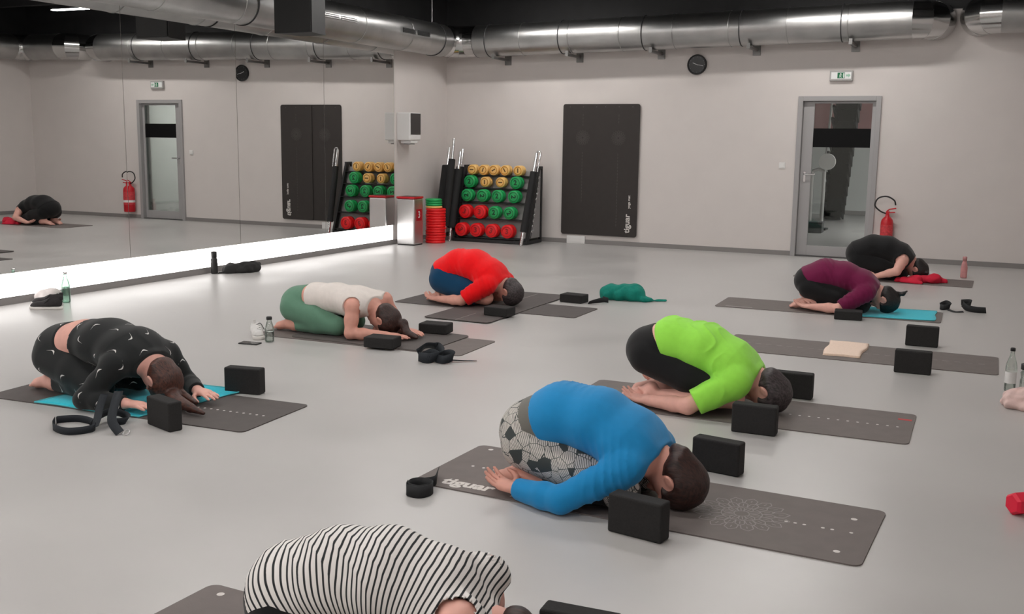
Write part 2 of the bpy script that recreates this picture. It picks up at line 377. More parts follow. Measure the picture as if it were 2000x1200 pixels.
# second back-wall duct near the right wall
d3 = empty('air_duct', (-.20, 13.66, 0), 0, 'silver air duct at the far right turning along the right wall', 'duct')
zz = zb(-.2) + .02
elbow(d3, (.02, 0, zz), (-1, 0, 0), None, (0, 1, 0), .24, 3)
MB().tube([(-.22, .24, zz), (-.22, .338, zz)], DR, 40, caps=False).build('wall_collar', M_elbow, d3)
MB().tube([(.02, 0, zz), (.74, 0, zz)], DR, 40, caps=False).build('duct_section', M_duct, d3)
elbow(d3, (.74, 0, zz), (1, 0, 0), None, (0, -1, 0), .26, 3)
straight(d3, (1.0, -.26, zz), (1.0, -11.0, zz), 8)
# hanging loudspeaker
sp = empty('loudspeaker', (-6.73, 9.1, 2.52), 0, 'black wedge loudspeaker hanging in front of the duct over the mirror', 'speaker')
b = MB(); b.prism([(-.235, -.12), (.235, -.12), (.16, .22), (-.16, .22)], 0, .62); b.build('cabinet', M_black, sp)
MB().bbox(-.225, .225, -.132, -.121, .012, .61, .004).build('grille', mat('speaker_grille', (.01, .01, .01, 1), .7, bump=.4, bscale=400), sp)
b = MB(); b.box(-.18, -.15, .0, .04, .62, ZC - 2.52); b.box(.15, .18, .0, .04, .62, ZC - 2.52); b.build('mount', M_black, sp)
# ================================================================== smooth solid modelling (distance fields -> one continuous mesh)
def V(*a): return np.array(a, float)
def unit(a): a = np.array(a, float); return a / np.linalg.norm(a)
class Fld:
    def __init__(s, lo, hi, h):
        s.lo = np.array(lo, float); s.h = h; s.n = np.ceil((np.array(hi) - s.lo) / h).astype(int) + 1
        s.ax = [s.lo[i] + h * np.arange(s.n[i]) for i in range(3)]
        s.F = np.full(tuple(s.n), 1.0, np.float32)
    def sl(s, lo, hi):
        a = np.clip(np.floor((np.array(lo) - s.lo) / s.h).astype(int), 0, s.n); b = np.clip(np.ceil((np.array(hi) - s.lo) / s.h).astype(int) + 1, 0, s.n)
        return tuple(slice(a[i], b[i]) for i in range(3))
    def xyz(s, q=None):
        q = q or (slice(None),) * 3
        return s.ax[0][q[0]][:, None, None], s.ax[1][q[1]][None, :, None], s.ax[2][q[2]][None, None, :]
    def add(s, prim, k=.02):
        fn, lo, hi = prim; m = max(k, .012) + .01
        q = s.sl(np.array(lo) - m, np.array(hi) + m); sub = s.F[q]
        if sub.size == 0: return s
        d = fn(*s.xyz(q)).astype(np.float32); d = np.broadcast_to(d, sub.shape)
        hh = np.maximum(k - np.abs(sub - d), 0) / k
        s.F[q] = np.minimum(sub, d) - hh * hh * k * .25
        return s
    def join(s, o, k=.012):
        hh = np.maximum(k - np.abs(s.F - o.F), 0) / k; s.F = np.minimum(s.F, o.F) - hh * hh * k * .25; return s
    def cut(s, p, n):      # keep the side where dot(x-p, n) < 0
        X, Y, Z = s.xyz(); s.F = np.maximum(s.F, ((X - p[0]) * n[0] + (Y - p[1]) * n[1] + (Z - p[2]) * n[2]).astype(np.float32)); return s
    def minus(s, prim):
        fn, lo, hi = prim; q = s.sl(np.array(lo) - .03, np.array(hi) + .03)
        if s.F[q].size: s.F[q] = np.maximum(s.F[q], -np.broadcast_to(fn(*s.xyz(q)), s.F[q].shape).astype(np.float32))
        return s
    def noise(s, fn): s.F = s.F + fn(*s.xyz()).astype(np.float32); return s
    def mesh(s, name, floor=None):
        F = s.F
        if floor is not None:
            X, Y, Z = s.xyz(); F = np.maximum(F, (floor - Z).astype(np.float32))
        F = F.copy(); F[0], F[-1], F[:, 0], F[:, -1], F[:, :, 0], F[:, :, -1] = (1,) * 6
        S = F < 0; c = [S[i:S.shape[0] - 1 + i, j:S.shape[1] - 1 + j, k:S.shape[2] - 1 + k] for i in (0, 1) for j in (0, 1) for k in (0, 1)]
        cnt = sum(x.astype(np.int8) for x in c); I = np.argwhere((cnt > 0) & (cnt < 8))
        off = [(i, j, k) for i in (0, 1) for j in (0, 1) for k in (0, 1)]
        val = np.stack([F[I[:, 0] + o[0], I[:, 1] + o[1], I[:, 2] + o[2]] for o in off], 1)
        acc = np.zeros((len(I), 3)); num = np.zeros(len(I))
        for a in range(8):
            for b in range(a + 1, 8):
                if sum(abs(off[a][q] - off[b][q]) for q in range(3)) != 1: continue
                va, vb = val[:, a], val[:, b]; m = (va < 0) != (vb < 0); t = np.where(m, va / np.where(m, va - vb, 1), 0)
                acc += m[:, None] * (np.array(off[a]) + t[:, None] * (np.array(off[b]) - np.array(off[a]))); num += m
        P = s.lo + (I + acc / num[:, None]) * s.h
        idx = np.full(np.array(F.shape) - 1, -1, np.int64); idx[I[:, 0], I[:, 1], I[:, 2]] = np.arange(len(I))
        quads = []
        for ax in range(3):
            A = [slice(None)] * 3; B = [slice(None)] * 3; A[ax] = slice(0, -1); B[ax] = slice(1, None)
            D = S[tuple(A)] != S[tuple(B)]; E_ = np.argwhere(D); o1, o2 = [q for q in range(3) if q != ax]
            E_ = E_[(E_[:, o1] > 0) & (E_[:, o2] > 0)]
            if not len(E_): continue
            def cell(d1, d2):
                C = E_.copy(); C[:, o1] -= d1; C[:, o2] -= d2; return idx[C[:, 0], C[:, 1], C[:, 2]]
            q = np.stack([cell(1, 1), cell(0, 1), cell(0, 0), cell(1, 0)], 1)
            fl = S[E_[:, 0], E_[:, 1], E_[:, 2]]
            if ax == 1: fl = ~fl
            q[~fl] = q[~fl][:, ::-1]; quads.append(q)
        Q = np.concatenate(quads); Q = Q[(Q >= 0).all(1)]
        me = bpy.data.meshes.new(name)
        me.vertices.add(len(P)); me.vertices.foreach_set('co', P.astype(np.float32).ravel())
        me.loops.add(Q.size); me.loops.foreach_set('vertex_index', Q.ravel().astype(np.int32))
        me.polygons.add(len(Q)); me.polygons.foreach_set('loop_start', np.arange(0, Q.size, 4, dtype=np.int32))
        me.polygons.foreach_set('loop_total', np.full(len(Q), 4, np.int32))
        me.update(calc_edges=True); me.validate(); me.shade_smooth(); return me
def cone(a, b, ra, rb, sy=1.0, cy=0.0, cutend=None, cutplanes=()):
    a = np.array(a, float); b = np.array(b, float); a2 = a.copy(); b2 = b.copy()
    a2[1] = cy + (a[1] - cy) / sy; b2[1] = cy + (b[1] - cy) / sy; d = b2 - a2; L2 = max(d @ d, 1e-9)
    def fn(X, Y, Z):
        Yp = cy + (Y - cy) / sy
        t = np.clip(((X - a2[0]) * d[0] + (Yp - a2[1]) * d[1] + (Z - a2[2]) * d[2]) / L2, 0, 1)
        r = np.sqrt((X - a2[0] - t * d[0]) ** 2 + (Yp - a2[1] - t * d[1]) ** 2 + (Z - a2[2] - t * d[2]) ** 2) - (ra + (rb - ra) * t)
        for (p, n) in cutplanes: r = np.maximum(r, (X - p[0]) * n[0] + (Y - p[1]) * n[1] + (Z - p[2]) * n[2])
        return r
    m = max(ra, rb); e = np.array([m, m * max(sy, 1), m])
    return fn, np.minimum(a, b) - e, np.maximum(a, b) + e
def ell(c, r, ax=None, planes=()):
    c = np.array(c, float); r = np.array(r, float); ax = np.eye(3) if ax is None else np.array(ax, float)
    def fn(X, Y, Z):
        q = [(X - c[0]) * ax[i][0] + (Y - c[1]) * ax[i][1] + (Z - c[2]) * ax[i][2] for i in range(3)]
        k0 = np.sqrt(sum((q[i] / r[i]) ** 2 for i in range(3))); k1 = np.sqrt(sum((q[i] / r[i] ** 2) ** 2 for i in range(3))) + 1e-6
        d = k0 * (k0 - 1) / k1
        for (p, n) in planes: d = np.maximum(d, (X - p[0]) * n[0] + (Y - p[1]) * n[1] + (Z - p[2]) * n[2])
        return d
    m = max(r); return fn, c - m, c + m
def waves(seed, dirs, freq, amp, warp=.5):
    rs = np.random.RandomState(seed); T = []
    for d in dirs:
        d = unit(d) * freq * (1 + .3 * rs.randn()); T.append((d, rs.rand() * 6.28, rs.randn(3) * freq * warp, rs.rand() * 6.28))
    def fn(X, Y, Z):
        s = 0
        for d, p, w, q in T:
            s = s + np.sin(X * d[0] + Y * d[1] + Z * d[2] + p + 1.6 * np.sin(X * w[0] + Y * w[1] + Z * w[2] + q))
        return amp * s / len(T)
    return fn
def folds(seed, d, freq, amp):
    # cloth creases: narrow ridges running across direction d, fading in and out
    a = waves(seed, [np.array(d) + .25 * np.random.RandomState(seed + q).randn(3) for q in range(1)], freq, 1.0, .22); b = waves(seed + 50, [(1, .3, .2), (.2, .6, 1), (.5, 1, .3)], 11, 1.0); c = waves(seed + 90, [(1, .5, .3), (.3, 1, .8)], 22, 1.0)
    def fn(X, Y, Z):
        m = np.clip(b(X, Y, Z) * 2.0 + .05, 0, 1); r = 1 - np.abs(a(X, Y, Z)); return -amp * m * (r ** 2 - .3) + .0015 * c(X, Y, Z)
    return fn
# ================================================================== people
def hand_prims(w, d, n, side, curl=.5, sc=1.0, spread=.10):
    w = np.array(w, float); d = unit(d); n = unit(np.array(n, float) - d * np.dot(n, d)); th = np.cross(n, d) * (-1 if side < 0 else 1)
    P = []; L = [(.083, .036, .025, .019), (.090, .040, .027, .020), (.085, .037, .025, .019), (.074, .029, .020, .016)]
    for i, (m, a, b, c) in enumerate(L):
        lat = th * (.030 - .020 * i) * sc
        p0 = w + d * .012 + lat * .55; kn = w + d * m * sc + lat
        P.append((cone(p0, kn, .0135 * sc, .0115 * sc), .014))
        dr_ = unit(d + th * spread * (1.5 - i)); p = kn; ang = .15
        for ln, r0, r1 in ((a, .0095, .009), (b, .009, .0083), (c, .0083, .0072)):
            ang += curl; dd = dr_ * math.cos(ang * .6) + n * math.sin(ang * .6); q = p + dd * ln * sc
            P.append((cone(p, q, r0 * sc, r1 * sc), .005)); p = q
    P.append((ell(w + d * .05 * sc - n * .002, (.044 * sc, .038 * sc, .015 * sc), [d, th, n]), .012))
    t0 = w + d * .022 + th * .024 * sc; t1 = t0 + (d * .55 + th * .75 + n * .35) * .042 * sc; t2 = t1 + unit(d * .85 + th * .35 + n * .3) * .034 * sc; t3 = t2 + unit(d * .95 + n * .3) * .026 * sc
    P += [(cone(w + d * .01 + th * .01, t1, .015 * sc, .012 * sc), .012), (cone(t1, t2, .0115 * sc, .0098 * sc), .005), (cone(t2, t3, .0098 * sc, .008 * sc), .004)]
    return P
def foot_prims(ank, toe, side, up=(0, 0, 1), sc=1.0):
    """foot lying on its instep, sole up: ankle -> toes"""
    ank = np.array(ank, float); toe = np.array(toe, float); d = unit(toe - ank); L = np.linalg.norm(toe - ank); lat = unit(np.cross(d, up)); P = []
    heel = ank + np.array([0, 0, .045]) + d * .012
    P.append((cone(ank, heel, .034, .030), .02)); ball = ank + d * L * .74 + np.array([0, 0, .006])
    P.append((cone(heel, ball, .026, .022, 1.35, ball[1]), .03)); P.append((cone(ank, ball, .032, .024, 1.3, ball[1]), .03))
    for i in range(5):
        o = lat * (.034 - .017 * i) * (1 if side < 0 else -1)
        P.append((cone(ball + o * .9, ank + d * L * (1.0 - .03 * i) + o + np.array([0, 0, -.004]), .013 if i else .015, .0095 if i else .012), .006))
    return P
SKIN = mat('skin', rgb(218, 160, 144), .5, noise=.06, nscale=18, bump=.04, bscale=220, spec=.35)
SKIN2 = mat('skin_fair', rgb(226, 172, 158), .5, noise=.06, nscale=18, bump=.04, bscale=220, spec=.35)
def hairmat(name, c, c2):
    m = bpy.data.materials.new(name); m.use_nodes = True; N = m.node_tree.nodes; L = m.node_tree.links; b = N['Principled BSDF']
    b.inputs['Roughness'].default_value = .5
    tc = N.new('ShaderNodeTexCoord'); mp = N.new('ShaderNodeMapping'); mp.inputs['Scale'].default_value = (9, 70, 25); L.new(tc.outputs['Object'], mp.inputs[0])
    n = N.new('ShaderNodeTexNoise'); n.inputs['Scale'].default_value = 3; n.inputs['Detail'].default_value = 4; L.new(mp.outputs[0], n.inputs['Vector'])
    r = N.new('ShaderNodeValToRGB'); r.color_ramp.elements[0].position = .35; r.color_ramp.elements[1].position = .7
    r.color_ramp.elements[0].color = c; r.color_ramp.elements[1].color = c2; L.new(n.outputs[0], r.inputs[0]); L.new(r.outputs[0], b.inputs['Base Color'])
    bp = N.new('ShaderNodeBump'); bp.inputs['Strength'].default_value = .5; bp.inputs['Distance'].default_value = .004; L.new(n.outputs[0], bp.inputs['Height']); L.new(bp.outputs[0], b.inputs['Normal']); return m
BACK = dict(torso=[(.135, .235, .125, 1.38), (.28, .318, .118, 1.30), (.44, .312, .118, 1.38), (.575, .252, .112, 1.52), (.665, .195, .075, 1.75)],
            hip=(.155, .10, .195, .098), knee=(.60, .125, .072, .060), calf=(.40, .125, .066, .058), ankle=(.185, .105, .050, .036), toe=(-.02, .085, .016),
            shoulder=(.635, .170, .190, .062), elbow=(.40, .285, .052, .042), wrist=(.18, .225, .042, .029), hdir=(-1, .22, .06), palm=(0, .15, 1), curl=.35,
            neck=(.70, .175), head=(.775, .120), hu=(.62, 0, -.78), hf=(-.78, 0, -.62), yaw=0.0)
def person(label, loc, rz, pose, skin, garments, hair, sc=1.0, h=.0065, beard=None, pony=None, logo=None, headscale=1.0, group=None):
    p = dict(BACK); p.update(pose)
    root = empty('person', loc, rz, label, 'person', group); root.scale = (sc, sc, sc * 1.07 if sc < 1 else sc)
    fl_ = 0.0; lo = (-.12, -.46, -.02); hi = (1.34, .46, .56)
    T = [V(x, 0, z) for (x, z, r, s) in p['torso']]; TR = [t[2] for t in p['torso']]; TS = [t[3] for t in p['torso']]
    def sd(v, s): return V(v[0], v[1] * s, v[2])
    def side_val(key, s):
        v = p.get(key + ('R' if s < 0 else 'L'), p[key]); return v
    def torso(i0, i1, inf, planes=()):
        return [(cone(T[i], T[i + 1], TR[i] + inf, TR[i + 1] + inf, (TS[i] + TS[i + 1]) / 2, 0, None, planes), .035) for i in range(i0, i1)]
    def shoulders(inf, planes=()):
        out = []
        for s in (-1, 1):
            S = side_val('shoulder', s); c = sd(S, s); out.append((cone(T[3] * .5 + T[4] * .5 + V(0, .09 * s, 0), c, .085 + inf, S[3] + inf, 1, 0, None, planes), .04))
        return out
    def chain(pts, rad, upto, inf):
        P = []; n = len(pts) - 1; tot = upto * n
        for i in range(n):
            if tot <= i: break
            f = min(1.0, tot - i); b = pts[i] + (pts[i + 1] - pts[i]) * f; rb = rad[i] + (rad[i + 1] - rad[i]) * f; pl = []
            if f < 1 or (i == n - 1 and upto >= 1 and inf > 0):
                dn = unit(pts[i + 1] - pts[i]); pl = [(b, dn)]; b = b + dn * .02
            P.append((cone(pts[i], b, rad[i] + inf, rb + inf, 1, 0, None, pl), .02))
        return P
    def arm(s, upto=1.0, inf=0.0):
        S, E, W = side_val('shoulder', s), side_val('elbow', s), side_val('wrist', s); a, b, c = sd(S, s), sd(E, s), sd(W, s)
        m1 = (a + b) / 2; m2 = b + (c - b) * .35
        return chain([a, m1, b, m2, c], [S[3] * .92, .050, E[3], .042, W[3]], upto, inf)
    def leg(s, upto=1.0, inf=0.0):
        H, K, C, A = p['hip'], p['knee'], p['calf'], p['ankle']; a, b, c, d = sd(H, s), sd(K, s), sd(C, s), sd(A, s); m = a + (b - a) * .5 + V(0, 0, .0)
        return chain([a, m, b, c, d], [H[3], (H[3] + K[3]) / 2 + .008, K[3], C[3], A[3]], upto, inf)
    hc = V(p['head'][0], p['head'][2] if len(p['head']) > 2 else 0, p['head'][1]); hu = unit(p['hu']); hf = unit(p['hf']); hf = unit(hf - hu * (hf @ hu)); hl_ = np.cross(hu, hf); hs = headscale
    # ---- body
    B = Fld(lo, hi, h)
    for q in torso(0, 4, 0) + shoulders(0): B.add(*q)
    for s in (-1, 1):
        Lg = Fld(lo, hi, h)
        for q in leg(s): Lg.add(*q)
        for q in foot_prims(sd(p['ankle'], s), sd(p['toe'], s), s): Lg.add(*q)
        B.join(Lg, .012)
        Ar = Fld(lo, hi, h)
        for q in arm(s): Ar.add(*q)
        hd = side_val('hdir', s); pn = side_val('palm', s)
        for q in hand_prims(sd(side_val('wrist', s), s), (hd[0], hd[1] * -s * -1 if False else -hd[1] * s, hd[2]), (pn[0], pn[1] * s, pn[2]), s, p['curl']): Ar.add(*q)
        B.join(Ar, .014)
    Hd = Fld(lo, hi, h); A3 = [hf, hl_, hu]
    Hd.add(ell(hc + hu * .022 * hs - hf * .012, (.098 * hs, .078 * hs, .098 * hs), A3), .02)
    Hd.add(ell(hc - hu * .055 * hs + hf * .028, (.066 * hs, .058 * hs, .072 * hs), A3), .04)
    Hd.add(ell(hc - hu * .105 * hs + hf * .062, (.024, .026, .020), A3), .02)
    Hd.add(cone(hc + hu * .015 + hf * .086, hc - hu * .028 + hf * .112, .009, .014), .012)
    Hd.add(cone(hc + hu * .03 + hf * .082 - hl_ * .035, hc + hu * .03 + hf * .082 + hl_ * .035, .012, .012), .015)
    Hd.add(cone(hc - hu * .068 + hf * .088 - hl_ * .014, hc - hu * .068 + hf * .088 + hl_ * .014, .010, .010), .01)
    for s in (-1, 1):
        Hd.minus(ell(hc + hu * .004 + hf * .098 + hl_ * .032 * s, (.014, .017, .011), A3))
        Hd.add(ell(hc + hu * .004 + hf * .080 + hl_ * .031 * s, (.011, .013, .010), A3), .004)
        Hd.add(ell(hc - hu * .005 - hf * .008 + hl_ * (.080 * hs) * s, (.020, .009, .032), [unit(hf - hl_ * s * .5), unit(hl_ * s + hf * .5), hu]), .006)
        Hd.minus(ell(hc - hu * .003 - hf * .002 + hl_ * (.090 * hs) * s, (.009, .006, .015), A3))
    nb = V(p['neck'][0], 0, p['neck'][1])
    Hd.add(cone(T[4] * .6 + T[3] * .4, hc - hu * .055 - hf * .02, .064, .055), .03)
    B.join(Hd, .02)
    link('body', B.mesh('body', fl_), skin, root)
    # ---- clothes
    for g in garments:
        G = Fld(lo, hi, h); inf = g.get('inf', .008); pl = []
        if g['type'] == 'top':
            i0 = g.get('i0', 0); hem = V(*g['hem']); hn = unit(g['hemn']); pl.append((hem, -hn))
            nk = g.get('neck', .75); npt = T[3] + (T[4] - T[3]) * nk; nd = unit(T[4] - T[3] + V(0, 0, g.get('ntilt', 0))); pl.append((npt + nd * (TR[4] * .6), nd))
            for q in torso(i0, 4, inf, pl): G.add(*q)
            for q in shoulders(inf, pl[1:] if g.get('sleeve', 0) else pl[1:]): G.add(*q)
            for s in (-1, 1):
                if g.get('sleeve', 0) > 0:
                    Sl = Fld(lo, hi, h)
                    for q in arm(s, g['sleeve'], inf + g.get('loose', 0)): Sl.add(*q)
                    G.join(Sl, .03)
                else:
                    S = side_val('shoulder', s); E = side_val('elbow', s); c = sd(S, s); e = sd(E, s); dn = unit(e - c)
                    G.minus(cone(c + V(0, .018 * s, .0) - dn * .012, c + dn * .15 + V(0, .018 * s, 0), S[3] + g.get('hole', .006), S[3] + g.get('hole', .006) + .006))
        else:
            wp = V(*g['waist']); wn = unit(g['waistn'])
            for q in torso(0, g.get('i1', 2), inf, [(wp, wn)]): G.add(*q)
            for s in (-1, 1):
                Lg = Fld(lo, hi, h)
                for q in leg(s, g['len'], inf + g.get('loose', 0)): Lg.add(*q)
                G.join(Lg, .012)
        if g.get('fold'): G.noise(g['fold'])
        me = G.mesh(g['name'], fl_)
        if g.get('arc'):
            co = np.zeros(len(me.vertices) * 3, np.float32); me.vertices.foreach_get('co', co); co = co.reshape(-1, 3); best = np.full(len(co), 1e9); arc = np.zeros(len(co)); a0 = 0
            PP = [T[0] - (T[1] - T[0]) * .8] + T + [T[4] + (T[4] - T[3]) * .8]
            for i in range(len(PP) - 1):
                d = PP[i + 1] - PP[i]; L = np.linalg.norm(d); t = np.clip(((co - PP[i]) @ d) / L ** 2, 0, 1); qd = PP[i] + t[:, None] * d; ds = ((co - qd) * V(1, .5, 1)) ** 2; ds = ds.sum(1)
                m = ds < best; best[m] = ds[m]; arc[m] = (a0 + t * L)[m]; a0 += L
            # rings of the fabric spread like a fan around the bent spine
            ctr = V(.46, 0, -.06); ang = np.arctan2(co[:, 2] - ctr[2], -(co[:, 0] - ctr[0])); arc = ang * .42 + .03 * np.abs(co[:, 1])
            at = me.attributes.new('arc', 'FLOAT', 'POINT'); at.data.foreach_set('value', arc.astype(np.float32))
        o = link(g['name'], me, g['mat'], root)
        if g.get('label'): o['label'] = g['label']
    # ---- hair
    Hh = Fld(lo, hi, h); hp, hn_ = hair.get('plane', (hc + hf * .035, unit(hf * .85 - hu * .55)))
    Hh.add(ell(hc + hu * .022 * hs - hf * .012, (.111 * hs, .091 * hs, .110 * hs), A3), .02)
    Hh.add(ell(hc - hu * .045 * hs - hf * .055, (.055 * hs, .072 * hs, .05 * hs), A3), .03)
    Hh.cut(hc + hf * hair.get('front', .04) + hu * .0, unit(hf * .8 - hu * .6))
    for s in (-1, 1): Hh.minus(ell(hc - hu * .012 + hf * .012 + hl_ * .095 * s, (.042, .03, .045), A3))
    for q in hair.get('extra', []): Hh.add(cone(*q), .012)
    Hh.noise(waves(5, [(1, .3, .2), (.2, 1, .4), (.5, -.4, 1)], 90, .0022))
    link('hair', Hh.mesh('hair', fl_ + .001), hair['mat'], root)
    if beard:
        Bd = Fld(lo, hi, h); Bd.add(ell(hc - hu * .065 * hs + hf * .030, (.070 * hs, .062 * hs, .070 * hs), A3), .02); Bd.add(ell(hc - hu * .108 + hf * .062, (.034, .034, .028), A3), .02)
        Bd.cut(hc - hu * .045, unit(hu + hf * .25)); Bd.noise(waves(8, [(1, 0, 0), (0, 1, 0), (0, 0, 1)], 140, .0015))
        link('beard', Bd.mesh('beard', fl_ + .001), beard, root)
    return root
def fabric(name, c, rough=.85, **k): return mat(name, c, rough, noise=.03, nscale=30, bump=.03, bscale=400, spec=.2, sheen=.15, **k)
M_bluetop = fabric('blue_jersey', rgb(30, 136, 196)); M_lime = fabric('lime_jersey', rgb(158, 234, 84)); M_plum = fabric('plum_jersey', rgb(112, 24, 68)); M_redtop = fabric('red_jersey', rgb(248, 14, 22))
M_blk = fabric('black_jersey', (.011, .011, .012, 1)); M_whitetop = fabric('white_jersey', rgb(226, 218, 212)); M_greenleg = fabric('green_leggings', rgb(98, 138, 116)); M_navy = fabric('navy_teal_shorts', rgb(8, 62, 96))
M_blk2 = fabric('charcoal_jersey', rgb(34, 36, 37)); M_olive = fabric('olive_hem', rgb(112, 110, 104)); M_dkteal = fabric('dark_slate_band', rgb(50, 62, 70))
def patmat():
    m = bpy.data.materials.new('geometric_leggings'); m.use_nodes = True; N = m.node_tree.nodes; L = m.node_tree.links; b = N['Principled BSDF']; b.inputs['Roughness'].default_value = .8
    tc = N.new('ShaderNodeTexCoord'); mp = N.new('ShaderNodeMapping'); mp.inputs['Rotation'].default_value = (.3, .5, .2); L.new(tc.outputs['Object'], mp.inputs[0])
    vo = N.new('ShaderNodeTexVoronoi'); vo.inputs['Scale'].default_value = 21; L.new(mp.outputs[0], vo.inputs['Vector'])
    mul = N.new('ShaderNodeVectorMath'); mul.operation = 'MULTIPLY_ADD'; mul.inputs[1].default_value = (1, 1, 1); L.new(vo.outputs['Color'], mul.inputs[0]); L.new(mp.outputs[0], mul.inputs[2])
    w = N.new('ShaderNodeTexWave'); w.inputs['Scale'].default_value = 46; w.inputs['Distortion'].default_value = 1.5; L.new(mul.outputs[0], w.inputs['Vector'])
    r = N.new('ShaderNodeValToRGB'); r.color_ramp.interpolation = 'LINEAR'; r.color_ramp.elements[0].position = .08; r.color_ramp.elements[1].position = .26
    r.color_ramp.elements[0].color = rgb(52, 58, 58); r.color_ramp.elements[1].color = rgb(205, 200, 194); L.new(w.outputs[0], r.inputs[0])
    v2 = N.new('ShaderNodeTexVoronoi'); v2.feature = 'DISTANCE_TO_EDGE'; v2.inputs['Scale'].default_value = 21; L.new(mp.outputs[0], v2.inputs['Vector'])
    g = N.new('ShaderNodeMath'); g.operation = 'GREATER_THAN'; g.inputs[1].default_value = .022; L.new(v2.outputs[0], g.inputs[0])
    sel = N.new('ShaderNodeSeparateColor'); L.new(vo.outputs['Color'], sel.inputs[0]); g2 = N.new('ShaderNodeMath'); g2.operation = 'GREATER_THAN'; g2.inputs[1].default_value = .08; L.new(sel.outputs[0], g2.inputs[0])
    mm = N.new('ShaderNodeMath'); mm.operation = 'MULTIPLY'; L.new(g.outputs[0], mm.inputs[0]); L.new(g2.outputs[0], mm.inputs[1])
    mx = N.new('ShaderNodeMix'); mx.data_type = 'RGBA'; mx.inputs['A'].default_value = rgb(58, 64, 64); L.new(mm.outputs[0], mx.inputs['Factor']); L.new(r.outputs[0], mx.inputs['B']); L.new(mx.outputs['Result'], b.inputs['Base Color']); return m
def stripemat():
    m = bpy.data.materials.new('striped_jersey'); m.use_nodes = True; N = m.node_tree.nodes; L = m.node_tree.links; b = N['Principled BSDF']; b.inputs['Roughness'].default_value = .85; b.inputs['Specular IOR Level'].default_value = .2
    a = N.new('ShaderNodeAttribute'); a.attribute_name = 'arc'; tc = N.new('ShaderNodeTexCoord'); n = N.new('ShaderNodeTexNoise'); n.inputs['Scale'].default_value = 7; L.new(tc.outputs['Object'], n.inputs['Vector'])
    ad = N.new('ShaderNodeMath'); ad.operation = 'MULTIPLY_ADD'; ad.inputs[1].default_value = .012; L.new(n.outputs[0], ad.inputs[0]); L.new(a.outputs['Fac'], ad.inputs[2])
    ml = N.new('ShaderNodeMath'); ml.operation = 'MULTIPLY'; ml.inputs[1].default_value = 1 / .0182; L.new(ad.outputs[0], ml.inputs[0]); fr = N.new('ShaderNodeMath'); fr.operation = 'FRACT'; L.new(ml.outputs[0], fr.inputs[0])
    r = N.new('ShaderNodeValToRGB'); e = r.color_ramp.elements; e[0].position = .0; e[0].color = rgb(44, 46, 48); e[1].position = .26; e[1].color = rgb(44, 46, 48)
    q = r.color_ramp.elements.new(.34); q.color = rgb(226, 222, 219); q = r.color_ramp.elements.new(.94); q.color = rgb(226, 222, 219); q = r.color_ramp.elements.new(1.0); q.color = rgb(44, 46, 48)
    L.new(fr.outputs[0], r.inputs[0]); L.new(r.outputs[0], b.inputs['Base Color']); return m
H_brown = hairmat('brown_hair', rgb(34, 20, 17), rgb(66, 38, 32)); H_dark = hairmat('dark_hair', rgb(26, 21, 21), rgb(52, 42, 42)); H_grey = hairmat('greying_hair', rgb(38, 33, 34), rgb(84, 74, 76)); H_auburn = hairmat('auburn_hair', rgb(44, 24, 20), rgb(92, 52, 40))
H_blk = hairmat('black_hair', rgb(22, 18, 18), rgb(40, 33, 32)); M_beard = hairmat('dark_beard', rgb(24, 18, 17), rgb(44, 33, 30))
foldA = folds(1, (1, .1, .3), 58, .0075)
foldB = folds(2, (1, .15, .5), 46, .0100)
foldC = folds(3, (.9, .2, .5), 42, .0065)
# --- blue jersey
person('person in long-sleeved blue top and black-and-white patterned leggings folded on a mat', (-1.875, 3.945, .006), R(-2.3), dict(hdir=(-1, .18, .08)), SKIN,
    [dict(type='bottom', name='leggings', mat=patmat(), waist=(.20, 0, .30), waistn=(.85, 0, .55), len=.56, inf=.008),
     dict(type='bottom', name='legging_cuffs', mat=M_blk2, waist=(.0, 0, .0), waistn=(1, 0, 0), len=.90, inf=.005, i1=0),
     dict(type='bottom', name='waistband', mat=M_dkteal, waist=(.235, 0, .30), waistn=(.85, 0, .5), len=.0, inf=.006, i1=1),
     dict(type='top', name='undershirt_hem', mat=M_olive, i0=0, hem=(.165, 0, .28), hemn=(.80, 0, .60), sleeve=0, inf=.009, neck=-3),
     dict(type='top', name='long_sleeved_top', mat=M_bluetop, i0=0, hem=(.215, 0, .30), hemn=(.88, 0, .48), sleeve=1.0, inf=.013, fold=foldA, neck=.8)],
    dict(mat=H_brown, extra=[((.775, 0, .235), (.80, 0, .225), .030, .035)]), beard=M_beard, headscale=1.04)
# --- lime shirt
person('person in lime green t-shirt and black shorts folded on a mat, bare calves', (-1.885, 5.60, .006), R(0), dict(
    torso=[(.135, .290, .126, 1.35), (.27, .348, .118, 1.32), (.45, .325, .122, 1.40), (.60, .255, .115, 1.52), (.70, .195, .078, 1.75)],
    hip=(.15, .10, .268, .090), knee=(.65, .13, .095, .058), calf=(.42, .14, .062, .056), ankle=(.20, .12, .050, .036), shoulder=(.665, .175, .185, .066), elbow=(.44, .275, .055, .045), wrist=(.20, .22, .045, .031), head=(.80, .125), neck=(.72, .18)), SKIN2,
    [dict(type='bottom', name='shorts', mat=M_blk, waist=(.215, 0, .35), waistn=(.8, 0, .6), len=.46, inf=.008, loose=.006),
     dict(type='top', name='t_shirt', mat=M_lime, i0=0, hem=(.245, 0, .33), hemn=(.9, 0, .42), sleeve=.42, inf=.013, loose=.012, fold=foldB, neck=.9)],
    dict(mat=H_grey), headscale=1.06)
